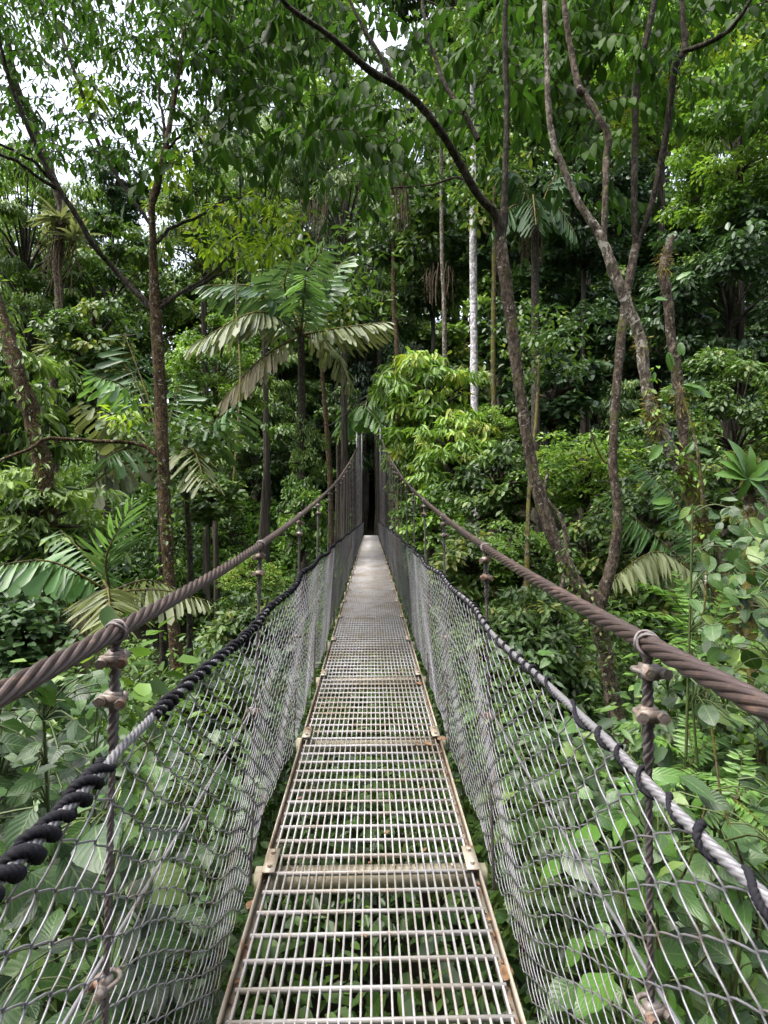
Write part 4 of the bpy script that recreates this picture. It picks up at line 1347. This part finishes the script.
# ------------------------------------------------------------------ near broad leaved plants
def near_plant(label, px, py, Yr, n, tn, size, mat, name='broad_leaf_plant', face=.55, mask=None, wsc=1.0, stems=6, droop=.35, cat='plant', group='broad leaved plants close to the netting'):
    L = region(n, px, py, Yr, mask)
    keep = np.abs(L[:, 0]) > .60
    L = L[keep]
    n = len(L)
    cx, cy = L[:, 0].mean(), L[:, 1].mean()
    gz = float(ground_z(cx, cy))
    o = thing(name, label, cat, (cx, cy, gz), group)
    toc = nrm(EYE - L)
    ax = nrm(rng.normal(0, 1, (n, 3)) * [1, 1, .25]) - UPV * droop * rng.uniform(.3, 1.5, (n, 1)) + toc * .25
    nr = UPV * .8 + toc * face + rng.normal(0, .33, (n, 3))
    mb = MB()
    tt = np.clip(rng.normal(.42, .34, n), 0, 1)
    sz = size * rng.uniform(.5, 1.25, n)
    kind = rng.uniform(0, 1, n)
    for nm, q, k_ in ((tn, kind < .62, 1.0), ('gell', (kind >= .62) & (kind < .86), .85), ('glance', kind >= .86, 1.15)):
        emit(mb, nm, L[q], ax[q], nr[q], sz[q] * k_, tt[q], wsc * rng.uniform(.8, 1.2, int(q.sum())))
    mb.build('foliage', M[mat], o, smooth=True)
    mb = MB()
    S_ = L[rng.choice(n, min(stems, n), replace=False)]
    tops = []
    for s_ in S_:
        b0 = np.array([cx + (s_[0] - cx) * .5, cy + (s_[1] - cy) * .5, gz])
        C = spline([b0, (b0 + s_) / 2 + rng.normal(0, .06, 3), s_ - [0, 0, .03]], 24)
        sweep(mb, C, np.linspace(.012, .005, 24), 6)
        tops.append(C)
    A = np.concatenate(tops)
    for q in range(n):
        d = np.linalg.norm(A - (L[q] - [0, 0, .06]), axis=1)
        s_ = A[int(d.argmin())]
        if d.min() < .30:
            sweep(mb, spline([s_, (s_ + L[q]) / 2 + [0, 0, .03], L[q]], 6), .0028, 4, caps=False)
    mb.build('stem', M['stalk'], o)
    return o


for a in [
    ('heart leaved plant filling the gap left of the nearest left hanger', (-70, 112), (676, 800), (1.55, 2.7), 300, 'gheart', .085, 'leaf_big', {}),
    ('long leaved plant at the bottom left behind the nearest left netting', (-90, 150), (800, 1060), (1.25, 2.2), 260, 'gell', .125, 'leaf_big', dict(wsc=1.25)),
    ('leafy plant behind the left netting between the first two hangers', (95, 262), (730, 930), (2.4, 4.0), 420, 'gheart', .09, 'leaf_big', {}),
    ('low oval leaved plant at the foot of the left netting near the viewer', (130, 245), (900, 1060), (1.7, 2.6), 260, 'goval', .10, 'leaf_big', {}),
    ('smaller leaved plant behind the left netting past the second hanger', (190, 320), (640, 790), (4.4, 7.0), 420, 'gheart', .10, 'leaf_big', {}),
    ('young light green plant pressed against the right netting near the bottom', (560, 745), (768, 1050), (1.55, 2.1), 120, 'gell', .125, 'leaf_big_light', dict(wsc=1.35)),
    ('dark broad leaved plant at the bottom right corner behind the netting', (660, 830), (770, 1050), (1.5, 2.5), 200, 'gell', .11, 'leaf_big', dict(wsc=1.2)),
    ('climbing vine of big oval leaves at the right edge above the cable', (688, 800), (500, 730), (2.3, 3.4), 260, 'goval', .10, 'leaf_big', dict(face=.8, droop=.8)),
    ('green plant behind the right netting left of the nearest right hanger', (500, 640), (720, 930), (2.9, 5.0), 420, 'gheart', .10, 'leaf_big', {}),
    ('leafy plant behind the right netting near the second right hanger', (445, 560), (640, 800), (4.5, 7.0), 420, 'gheart', .105, 'leaf_big', {}),
    ('shaded plant under the forked reddish trunk behind the right cable', (640, 730), (660, 780), (3.0, 4.2), 220, 'gell', .11, 'leaf_big', {}),
]:
    near_plant(*a[:8], **a[8])

# strap leaved stub at the right edge
b0 = P(752, 520, 3.6)
o = thing('mossy_stub', 'broken mossy stub with upright strap leaves at the right edge', 'tree stump', (b0[0], b0[1], float(ground_z(b0[0], b0[1]))))
limb(o, 'trunk', M['bark_moss'], [(770, 900, 3.6, 20), (752, 640, 3.6, 17), (750, 560, 3.6, 18), (750, 515, 3.6, 17), (748, 485, 3.6, 20), (749, 474, 3.6, 9)], 50, 10, .2)
mb = MB()
for (ex, ez, sz) in ((-.25, 1, .26), (-.45, .8, .22), (-.8, .25, .2), (.2, .9, .2), (.8, .2, .22), (.5, -.4, .2), (-.3, -.6, .16), (.7, .6, .2), (-.6, .55, .2)):
    emit(mb, 'strap', [P(748, 478, 3.55)], [[ex, -.25, ez]], [[.2, -.8, .4]], [sz], [rng.uniform(.3, .9)], 1.3)
mb.build('strap_leaves', M['leaf_big_light'], o, smooth=True)


# ferns
def fern(label, c, fronds, leaflet, n=30):
    p = P(*c)
    o = thing('fern', label, 'fern', (p[0], p[1], p[2]), 'ferns beside the bridge')
    for mid, tip in fronds:
        mb = MB()
        frond(mb, p, P(*mid), P(*tip), leaflet, n=n, tn='pinna', droop=.15, fwd=.35, stem=.004, start=.08, wsc=1.0)
        mb.build('frond', [M['fern'], M['bark_moss']], o)
    return o


fern('fern with spreading light fronds above the right cable', (705, 640, 3.2), [
    ((670, 595, 3.1), (640, 584, 3.0)), ((675, 618, 3.0), (632, 612, 2.9)), ((690, 640, 2.9), (655, 650, 2.7)), ((720, 605, 3.2), (730, 580, 3.2)), ((690, 600, 3.4), (676, 572, 3.5)), ((735, 640, 3.1), (765, 645, 3.0)), ((680, 650, 3.1), (645, 672, 3.0))], .085)
fern('fern hanging at the right edge behind the end of the net cable', (735, 800, 1.9), [
    ((752, 820, 1.85), (748, 892, 1.8)), ((760, 785, 1.9), (800, 800, 1.9)), ((720, 778, 2.0), (700, 772, 2.1)), ((765, 830, 1.8), (785, 880, 1.75)), ((740, 780, 1.95), (742, 752, 2.0)), ((712, 805, 1.9), (692, 838, 1.85))], .06)
fern('small fern below the rusty clamps of the nearest right hanger', (690, 765, 2.6), [
    ((670, 745, 2.6), (642, 735, 2.6)), ((675, 775, 2.5), (650, 800, 2.4)), ((705, 745, 2.6), (725, 735, 2.6)), ((690, 740, 2.7), (686, 715, 2.8))], .07)

# thin vines and twigs
for pts, lab in (
        ([(706, 560, 3.0, 3), (705, 600, 2.9, 3), (700, 640, 2.9, 2.6), (706, 690, 2.8, 2.4), (716, 750, 2.7, 2)], 'thin vine stem climbing through the ferns on the right'),
        ([(712, 730, 1.7, 3), (722, 800, 1.65, 3), (738, 850, 1.6, 2.6), (756, 905, 1.55, 2.4)], 'thin tan twig leaning behind the end of the right net cable'),
        ([(668, 905, 1.75, 3), (690, 860, 1.75, 2.6), (702, 820, 1.8, 2.4), (708, 780, 1.85, 2)], 'thin brown twig behind the nearest right hanger'),
        ([(590, 430, 9, 2.6), (600, 455, 9, 2.4), (610, 460, 9, 2), (617, 405, 9, 1.6), (616, 372, 9, 1.6)], 'crooked grey twig between the two reddish limbs'),
        ([(232, 500, 14, 3), (240, 380, 15, 2.6), (236, 300, 16, 2), (240, 200, 17, 2)], 'thin dark liana in the hollow left of the big feather palm')):
    b0 = P(*pts[0][:3])
    mb = MB()
    C, r = poly(pts, 40)
    sweep(mb, C, np.maximum(r, .0022), 6, .1)
    tag(mb.build('vine', M['bark_moss']), lab, 'vine', 'thin vines and twigs')

# ------------------------------------------------------------------ light
W = bpy.data.worlds.new('World')
S.world = W
W.use_nodes = True
nt = W.node_tree
nt.nodes.clear()
sky = nt.nodes.new('ShaderNodeTexSky')
sky.sky_type = 'NISHITA'
sky.sun_disc = False
SUN_EL, SUN_AZ = R(66), R(250)     # azimuth clockwise from +Y
sky.sun_elevation = SUN_EL
sky.sun_rotation = SUN_AZ
sky.dust_density = 4
sky.air_density = 1.0
sky.ozone_density = 1.0
bg = nt.nodes.new('ShaderNodeBackground')
bg.inputs[1].default_value = .15
hs = nt.nodes.new('ShaderNodeHueSaturation')
hs.inputs['Saturation'].default_value = .45
out = nt.nodes.new('ShaderNodeOutputWorld')
nt.links.new(sky.outputs[0], hs.inputs['Color'])
nt.links.new(hs.outputs[0], bg.inputs[0])
nt.links.new(bg.outputs[0], out.inputs[0])
sl = bpy.data.lights.new('sun', 'SUN')
sl.energy = 1.2
sl.angle = R(30)
sl.color = (1, .96, .9)
so = bpy.data.objects.new('sun', sl)
COL.objects.link(so)
sd = Vector((math.sin(SUN_AZ) * math.cos(SUN_EL), math.cos(SUN_AZ) * math.cos(SUN_EL), math.sin(SUN_EL)))
so.rotation_euler = (-sd).to_track_quat('-Z', 'Y').to_euler()
S.view_settings.view_transform = 'Standard'
S.view_settings.look = 'None'
S.view_settings.gamma = 1
S.view_settings.exposure = 2.1
S.cycles.max_bounces = 8
S.cycles.diffuse_bounces = 4
S.cycles.glossy_bounces = 3
S.cycles.transmission_bounces = 4
S.cycles.transparent_max_bounces = 4
S.cycles.use_denoising = True
S.cycles.denoiser = 'OPENIMAGEDENOISE'
S.cycles.use_adaptive_sampling = True
S.cycles.adaptive_threshold = .02
